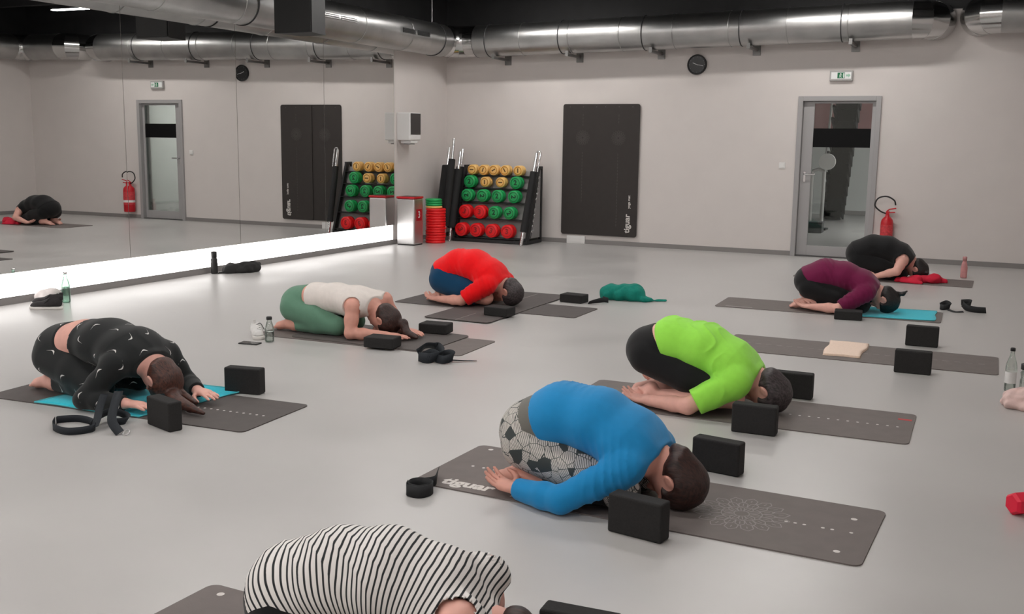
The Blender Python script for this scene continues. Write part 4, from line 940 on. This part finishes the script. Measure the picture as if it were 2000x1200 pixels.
# ------------------------------------------------------------------ towels and cloths
def cloth(name, label, cat, corners, m, z0, t=.004, amp=.004, seed=0, n=(26, 20), hem=None, folds=1, parent_label=None):
    """a towel: rectangle between four corners with gentle ripples and real thickness"""
    C = [Vector((c[0], c[1], 0)) for c in corners]; ctr = sum(C, Vector()) / 4; fn = waves(seed, [(1, .3, 0), (.2, 1, 0), (.7, .7, 0)], 14, amp); e = empty(name, (ctr.x, ctr.y, z0), 0, label, cat)
    for f in range(folds):
        top = []; N, K = n; k_ = f * t * 1.15
        for i in range(N + 1):
            for j in range(K + 1):
                u, v = i / N, j / K; p = (C[0] * (1 - u) + C[1] * u) * (1 - v) + (C[3] * (1 - u) + C[2] * u) * v - ctr
                w = 1 - .012 * f; p = p * w; p.x += .006 * math.sin(9 * v + seed); p.y += .006 * math.sin(8 * u + seed * 2)
                edge = min(u, 1 - u, v, 1 - v); h = (fn(p.x, p.y, 0) + amp) * min(1, edge * 10 + .15); top.append((p.x, p.y, k_ + t + float(h)))
        nn = len(top); bot = [(x_, y_, max(z_ - t, k_ if f == 0 else z_ - t)) for (x_, y_, z_) in top]; idx = lambda i, j: i * (K + 1) + j; fs = []
        for i in range(N):
            for j in range(K): fs += [(idx(i, j), idx(i + 1, j), idx(i + 1, j + 1), idx(i, j + 1)), tuple(nn + q for q in (idx(i, j + 1), idx(i + 1, j + 1), idx(i + 1, j), idx(i, j)))]
        per = [idx(i, 0) for i in range(N + 1)] + [idx(N, j) for j in range(1, K + 1)] + [idx(i, K) for i in range(N - 1, -1, -1)] + [idx(0, j) for j in range(K - 1, 0, -1)]
        for a, b_ in zip(per, per[1:] + per[:1]): fs.append((b_, a, nn + a, nn + b_))
        o = link('towel_layer' if folds > 1 else 'towel_sheet', mesh('cloth', top + bot, fs, True), m, e)
        if hem and f == folds - 1:
            b = MB(); per_ = [Vector(top[q]) + Vector((0, 0, .0008)) for q in per[::1]]; b.tube(per_ + per_[:1], .0035, 5, caps=False); b.build('stitched_edge', hem, e)
    return e
M_turq = mat('turquoise_towel', rgb(0, 200, 222), .9, noise=.08, nscale=90, bump=.4, bscale=500, spec=.1, sheen=.3); M_turq_hem = mat('turquoise_hem', rgb(90, 196, 206), .9)
cloth('towel', 'turquoise towel spread across the mat under the person in printed black', 'towel', [(-4.70, 3.90), (-3.98, 3.93), (-3.86, 4.66), (-4.62, 4.62)], M_turq, .006, amp=.002, seed=3, hem=M_turq_hem)
cloth('towel', 'turquoise towel on the mat under the head of the person in plum', 'towel', [(-1.06, 9.22), (-.44, 9.30), (-.46, 9.86), (-1.05, 9.80)], M_turq, .006, amp=.002, seed=6, hem=M_turq_hem)
cloth('towel', 'folded beige towel lying on the empty mat', 'towel', [(-1.06, 7.37), (-.81, 7.38), (-.80, 7.92), (-1.08, 7.92)], mat('beige_towel', rgb(244, 220, 202), .9, noise=.05, nscale=80, bump=.4, bscale=500), .006, t=.004, amp=.002, seed=8, n=(14, 20), folds=3)
def heap(name, label, cat, loc, parts, m, seed, freq=38, amp=.010, h=.006, rz=0, z=0, extra=None, partname='cloth'):
    lo = np.min([np.minimum(np.array(p[0]), np.array(p[1])) - max(p[2], p[3]) * max(p[4], 1) for p in parts], 0) - .03; hi = np.max([np.maximum(np.array(p[0]), np.array(p[1])) + max(p[2], p[3]) * max(p[4], 1) for p in parts], 0) + .03; lo[2] = -.02
    G = Fld(lo, hi, h)
    for p in parts: G.add(cone(p[0], p[1], p[2], p[3], p[4], p[0][1]), .03)
    G.noise(waves(seed, [(1, .4, .6), (.3, 1, .5), (.7, -.6, .8), (.9, .1, -.7)], freq, amp)); e = empty(name, (loc[0], loc[1], z), R(rz), label, cat); link(partname, G.mesh(partname, 0.0), m, e); return e
heap('sweater', 'crumpled teal green sweater on the floor beyond the crossed mats', 'sweater', (-3.1, 9.14), [((-.18, 0, .05), (.08, .04, .07), .08, .085, 1.5), ((.05, 0, .03), (.22, .03, .015), .05, .025, 1.9), ((.2, .02, .01), (.34, .10, .008), .018, .014, 2.0), ((-.1, -.03, .06), (-.06, .08, .08), .05, .04, 1.2)], mat('teal_knit', rgb(0, 128, 112), .9, noise=.1, nscale=60, bump=.4, bscale=300), 11, 34, .018)
heap('towel', 'crumpled red towel in front of the person in black tank top', 'towel', (-.80, 11.98), [((-.16, -.10, .015), (.02, -.10, .03), .03, .045, 1.6), ((.0, -.08, .03), (.22, .0, .04), .045, .055, 1.6), ((.18, .02, .03), (.30, .05, .02), .05, .03, 1.3), ((-.12, -.16, .01), (.08, -.18, .01), .02, .02, 1.3)], mat('red_cloth', rgb(214, 32, 62), .9, bump=.3, bscale=300), 13, 40, .016, z=.006)
heap('clothes', 'dark crumpled clothes beside the black bottle at the mirror', 'clothes', (-7.42, 8.92), [((-.10, -.10, .04), (.06, .06, .05), .06, .07, 1.4), ((.02, .04, .05), (.06, .16, .05), .06, .055, 1.2), ((-.14, -.2, .005), (-.05, -.1, .015), .02, .03, 1.4)], mat('dark_cloth', rgb(38, 38, 38), .85, bump=.3, bscale=200), 15, 46, .018)
heap('clothes', 'pale pink crumpled clothes at the right edge of the floor', 'clothes', (.235, 6.43), [((-.10, 0, .04), (.12, 0, .06), .055, .08, 1.4), ((-.04, .06, .06), (.12, .08, .08), .05, .06, 1.2), ((-.11, -.06, .02), (.04, -.12, .02), .03, .035, 1.3)], mat('pink_cloth', rgb(226, 196, 190), .9, noise=.12, nscale=12, bump=.3, bscale=200), 17, 44, .020)
# ------------------------------------------------------------------ straps
M_strap = mat('black_webbing', (.012, .013, .015, 1), .75, bump=.3, bscale=500); M_strapn = mat('navy_webbing', (.010, .014, .020, 1), .75, bump=.3, bscale=500)
def ribbon(pts, side, w, t=.0022):
    P = smoothpath(pts, 7); vs = []; fs = []
    S = [Vector(s) for s in side]; n = len(P)
    for i, p in enumerate(P):
        u = i / (n - 1) * (len(S) - 1); k = min(int(u), len(S) - 2); sd_ = (S[k] * (1 - (u - k)) + S[k + 1] * (u - k)).normalized()
        tg = (P[min(i + 1, n - 1)] - P[max(i - 1, 0)]).normalized(); sd_ = (sd_ - tg * sd_.dot(tg)).normalized(); nn = tg.cross(sd_) * t / 2; h = sd_ * w / 2
        vs += [p - h - nn, p + h - nn, p + h + nn, p - h + nn]
    for i in range(n - 1):
        for k in range(4): fs.append((4 * i + k, 4 * i + (k + 1) % 4, 4 * i + 4 + (k + 1) % 4, 4 * i + 4 + k))
    fs += [(0, 1, 2, 3), (4 * n - 1, 4 * n - 2, 4 * n - 3, 4 * n - 4)]; zmin = min(v.z for v in vs)
    if zmin < .001: vs = [v + Vector((0, 0, .001 - zmin)) for v in vs]
    return MB().add(vs, fs, True)
ZZ = (0, 0, 1)
def strap(label, loc, pieces, m=M_strap, buckle=None):
    e = empty('yoga_strap', (loc[0], loc[1], 0), 0, label, 'strap', 'yoga straps on the floor')
    for pts, side, w in pieces: ribbon(pts, side, w).build('webbing', m, e)
    if buckle:
        b = MB(); b.torus((buckle[0], buckle[1], .012), (1, 0, 0), (0, .8, .6), .018, .0035, 16, 6); b.build('buckle', M_steel, e)
    return e
strap('black yoga strap with a looped end beside the turquoise towel of the printed-black person', (-4.05, 3.70), [
    ([(-.22, -.04, .019), (-.13, -.13, .019), (.0, -.155, .019), (.06, -.06, .019), (-.02, .02, .019), (-.14, .04, .019), (-.215, -.02, .019), (-.20, -.05, .019)], [ZZ, ZZ, (.2, 0, 1), ZZ], .038),
    ([(.02, -.04, .02), (-.03, .05, .03), (-.02, .13, .05), (.05, .17, .03), (.1, .12, .02), (.04, .06, .02)], [ZZ, (.3, .3, 1), (.6, .2, .6), ZZ], .038),
    ([(-.02, .10, .15), (-.01, .06, .10), (.03, .0, .05), (.06, -.05, .022)], [(1, .3, .1), (1, .3, .2), (1, .4, .4)], .045),
    ([(.06, .12, .17), (.10, .05, .12), (.15, -.02, .06), (.22, -.04, .012)], [(1, .5, 0), (1, .6, .1), (.8, .8, .4)], .045)], M_strapn, (.24, -.02))
strap('black yoga strap bunched beside the mats of the white-shirted person', (-3.30, 5.93), [
    ([(-.12, -.08, .02), (-.03, -.10, .02), (.02, -.02, .04), (-.05, .05, .07), (-.11, .0, .08), (-.13, -.07, .04)], [ZZ, (.4, .2, 1), (1, 0, .5), ZZ], .065),
    ([(-.10, -.04, .03), (-.06, -.01, .05), (.0, -.04, .04), (-.05, -.07, .03), (-.11, -.05, .03)], [ZZ, (.5, .3, 1), ZZ], .06),
    ([(-.03, -.02, .025), (.05, .03, .05), (.10, .0, .04), (.06, -.06, .025), (.0, -.05, .03), (.03, .0, .04)], [ZZ, (.3, .5, 1), ZZ], .055), ([(.06, .02, .012), (.14, .06, .008), (.21, .12, .006)], [(.4, -.8, .6), (.4, -.9, .2)], .02)], M_strapn)
strap('black yoga strap rolled into a ring by the corner of the blue-clad person\'s mat', (-2.10, 3.60), [
    ([(-.055, .0, .026), (-.03, -.05, .026), (.03, -.055, .026), (.055, -.01, .026), (.04, .04, .026), (-.02, .055, .026), (-.05, .02, .026), (-.035, -.03, .026), (.02, -.04, .026), (.045, .0, .026)], [ZZ, ZZ], .05),
    ([(-.02, .055, .026), (.02, .09, .03), (.0, .15, .034), (-.03, .21, .03)], [ZZ, ZZ, (.3, 0, 1)], .045)])
strap('black yoga strap stretched over the floor right of the plum-clad person\'s mat', (-.24, 10.0), [
    ([(-.20, .06, .03), (-.15, .10, .05), (-.12, .05, .03), (-.17, .02, .02), (-.20, .05, .02)], [ZZ, (.5, .5, 1), ZZ], .05), ([(-.14, .03, .012), (-.07, -.08, .008), (.0, -.06, .012)], [(.2, 1, .2), (.2, 1, .4)], .025),
    ([(-.02, .10, .06), (.02, .0, .04), (.10, -.02, .03), (.18, .02, .025)], [(0, .3, 1), (0, .2, 1), (0, .5, 1)], .055), ([(-.03, .12, .07), (.04, .14, .075), (.05, .08, .06), (0, .04, .04)], [ZZ, (.2, .4, 1), ZZ], .05)])
strap('short black yoga strap end beside the teal sweater', (-3.25, 8.80), [([(-.07, -.08, .010), (-.02, -.02, .02), (.04, .02, .03), (.06, .08, .02), (.0, .09, .03)], [(.5, -.5, .6), ZZ, ZZ], .045)])
# ------------------------------------------------------------------ bottles
M_clear = glassmat('clear_bottle', tint=(.88, .90, .88, 1), base=.08); M_greenb = glassmat('green_glass', tint=(.66, .86, .76, 1), base=.08)
def bottle(label, loc, r, hgt, m, capm, cap_h=.03, neck=.35, capr=None, z=0, water=None, band=None):
    e = empty('bottle', (loc[0], loc[1], z), 0, label, 'bottle', 'drinking bottles on the floor'); nr = r * neck; hb = hgt - cap_h
    MB().lathe([(0, 0), (r * .85, 0), (r, .012), (r, hb * .60), (r * .9, hb * .70), (nr * 1.25, hb * .88), (nr, hb * .93), (nr, hb)], 28).build('bottle_body', m, e)
    cr_ = capr or nr * 1.25; MB().lathe([(0, hb + .0002), (cr_, hb + .0002), (cr_, hgt - .004), (cr_ * .8, hgt), (0, hgt)], 24).build('cap', capm, e)
    if water: MB().lathe([(0, .006), (r * .9, .006), (r * .93, .014), (r * .93, hb * water), (0, hb * water)], 24).build('water', glassmat('water', tint=(.90, .92, .91, 1), base=.04), e)
    if band: MB().lathe([(r + .0006, hb * .22), (r + .0006, hb * .5)], 28).build('band_label', band, e)
    return e
bottle('greenish glass bottle beside the black sneakers at the mirror', (-7.36, 6.50), .036, .27, M_greenb, M_steel, .02, .36, water=.55)
bottle('black drinking bottle standing by the foot of the mirror', (-7.60, 8.68), .037, .24, mat('bottle_black', rgb(30, 30, 30), .5), M_black, .06, .75, .030)
bottle('clear water bottle with dark cap beside the white-shirted person\'s mat', (-4.70, 5.925), .033, .185, M_clear, M_black, .022, .5, water=.45)
bottle('pink drinking bottle standing near the back wall on the right', (-.335, 12.66), .036, .24, mat('bottle_pink', rgb(214, 150, 150), .4, noise=.1, nscale=20), mat('cap_pink', rgb(196, 140, 140), .4), .05, .6, .024)
bottle('tall clear bottle with black cap at the right edge of the floor', (.125, 6.82), .032, .27, M_clear, M_black, .02, .36, water=.35, band=M_white)
bottle('clear bottle with broad black cap standing beside the pale pink clothes', (.215, 6.72), .042, .20, M_clear, M_black, .035, .8, .042)
# ------------------------------------------------------------------ sneakers, phone, red dumbbells
def sneaker(label, loc, rz, upper, solem, lace, L=.27, grp=None, z=0):
    e = empty('sneaker', (loc[0], loc[1], z), R(rz), label, 'shoe', grp); lo, hi = (-.05, -.09, -.02), (L + .05, .09, .16)
    G = Fld(lo, hi, .005)
    for q in ((.035, .012, .085 * .38), (.12, .012, .034), (.20, .013, .042), (.245, .014, .034)): pass
    G.add(cone((.035, 0, .016), (.20, 0, .014), .030, .040, 1.0), .02); G.add(cone((.20, 0, .014), (L - .035, 0, .018), .040, .033), .02); G.cut((0, 0, .026), (0, 0, 1)); link('sole', G.mesh('sole', .0), solem, e)
    U = Fld(lo, hi, .005); U.add(cone((.045, 0, .055), (.11, 0, .055), .034, .036), .02); U.add(cone((.05, 0, .075), (.06, 0, .088), .030, .030), .02); U.add(cone((.11, 0, .05), (L - .06, 0, .028), .036, .032, 1.12), .03); U.add(cone((L - .07, 0, .025), (L - .04, 0, .025), .033, .028, 1.15), .02)
    U.minus(ell((.065, 0, .115), (.045, .024, .045))); U.cut((0, 0, .027), (0, 0, -1)); link('upper', U.mesh('upper', .027), upper, e)
    b = MB()
    for i in range(4): x_ = .115 + i * .022; z_ = .092 - i * .0125; b.tube([(x_, -.022, z_ - .006), (x_ + .004, 0, z_ + .002), (x_ + .012, .022, z_ - .006)], .0032, 6)
    b.tube(smoothpath([(.115, 0, .092), (.10, .03, .10), (.12, .045, .075), (.14, .05, .06)], 4), .0028, 6); b.build('laces', lace, e)
    MB().bbox(.0, .03, -.008, .008, .085, .115, .004).build('heel_tab', upper, e); return e
M_bup = mat('sneaker_black', rgb(34, 30, 31), .75, noise=.3, nscale=40, bump=.3, bscale=250); M_wup = mat('sneaker_white', rgb(214, 212, 210), .6, noise=.08, nscale=30); M_sole = mat('sole_white', rgb(222, 218, 214), .6); M_dlace = mat('lace_dark', rgb(40, 38, 38), .8); M_red2 = mat('sneaker_maroon', rgb(92, 40, 48), .75, noise=.2, nscale=40)
sneaker('black sneaker with white sole, pointing left, nearer the viewer at the mirror', (-7.08, 6.22), 205, M_bup, M_sole, M_dlace, .29)
sneaker('black sneaker with white sole behind its pair by the mirror', (-7.24, 6.36), 200, M_bup, M_sole, M_dlace, .29)
heap('clothes', 'pale crumpled clothes behind the black sneakers at the mirror', 'clothes', (-7.53, 6.47), [((-.07, -.02, .04), (.03, .03, .06), .055, .06, 1.2), ((.0, -.05, .03), (.05, -.08, .02), .04, .03, 1.2)], mat('pale_cloth', rgb(214, 206, 204), .9, bump=.3, bscale=200), 21, 40, .010)
sneaker('white and grey sneaker beside the clear bottle and the phone', (-4.98, 6.10), -42, M_wup, M_sole, M_dlace, .24)
sneaker('white and pale blue sneaker on the floor behind the red towel', (-.82, 12.62), -20, M_wup, M_sole, mat('lace_blue', rgb(140, 160, 172), .8), .25)
ph = empty('phone', (-4.775, 5.80, 0), R(8), 'dark phone lying on the floor beside the white sneaker', 'phone'); MB().bbox(-.075, .075, -.038, .038, 0, .009, .004).build('case', M_black, ph); MB().bbox(-.070, .070, -.034, .034, .0092, .0098, .0002, 1).build('screen', mat('screen', (.01, .01, .012, 1), .15), ph)
e = empty('hex_dumbbell', (.205, 4.53, .045), R(-52), 'bright pinkish red dumbbell cut off by the right edge of the photo', 'dumbbell'); M_pk = mat('pink_red_vinyl', rgb(232, 16, 60), .45)
def hexhead(y0, y1, r=.047):
    b = MB(); pts = [[(r * f * math.cos(R(60 * k + 30)), y, r * f * math.sin(R(60 * k + 30))) for k in range(6)] for y, f in ((y0, .8), (y0 + .012, 1), (y1 - .012, 1), (y1, .8))]; vs = sum(pts, [])
    return b.add(vs, [(i * 6 + k, i * 6 + (k + 1) % 6, i * 6 + 6 + (k + 1) % 6, i * 6 + 6 + k) for i in range(3) for k in range(6)] + [tuple(range(6))[::-1], tuple(range(18, 24))])
hexhead(-.10, -.035).build('head', M_pk, e); hexhead(.045, .11).build('head', M_pk, e); MB().tube([(0, -.04, 0), (0, .05, 0)], .017, 14).build('handle', M_pk, e)
# ------------------------------------------------------------------ small white tick prints on the black set
def ticks(person_obj):
    bpy.context.view_layer.update(); names = [o for o in person_obj.children if o.name.split('.')[0] in ('leggings', 'crop_top')]; M_tick = mat('tick_print', rgb(214, 212, 210), .7)
    outline = [(-.50, .16), (-.36, -.12), (-.22, -.20), (-.05, -.17), (.52, .12), (.02, -.085), (-.17, -.075), (-.30, .0)]
    rs = random.Random(5)
    for g in names:
        me = g.data; mw = g.matrix_world; bvh = BVHTree.FromPolygons([v.co[:] for v in me.vertices], [p.vertices[:] for p in me.polygons]); b = MB(); done = []
        co = np.zeros(len(me.vertices) * 3, np.float32); me.vertices.foreach_get('co', co); co = co.reshape(-1, 3); order = list(range(len(co))); rs.shuffle(order)
        for i in order:
            p = Vector(co[i]); n = me.vertices[i].normal
            if p.z < .04 or any((p - q).length < .105 for q in done): continue
            done.append(p); a = rs.choice([0, .3, 1.5, 1.7, -.9, 2.2]) + rs.uniform(-.2, .2); u = n.cross(Vector((0, 1, .2))).normalized(); v = n.cross(u); S = .062; d1_ = u * math.cos(a) + v * math.sin(a); d2_ = n.cross(d1_); vs = []
            for (x_, y_) in outline:
                h = bvh.find_nearest(p + (d1_ * x_ + d2_ * y_) * S); vs.append(h[0] + h[1] * .0015)
            MB().add(vs, [(0, 1, 7), (1, 2, 6, 7), (2, 3, 5, 6), (3, 4, 5)]).build('tick_print', M_tick, g)
ticks(P_nike)
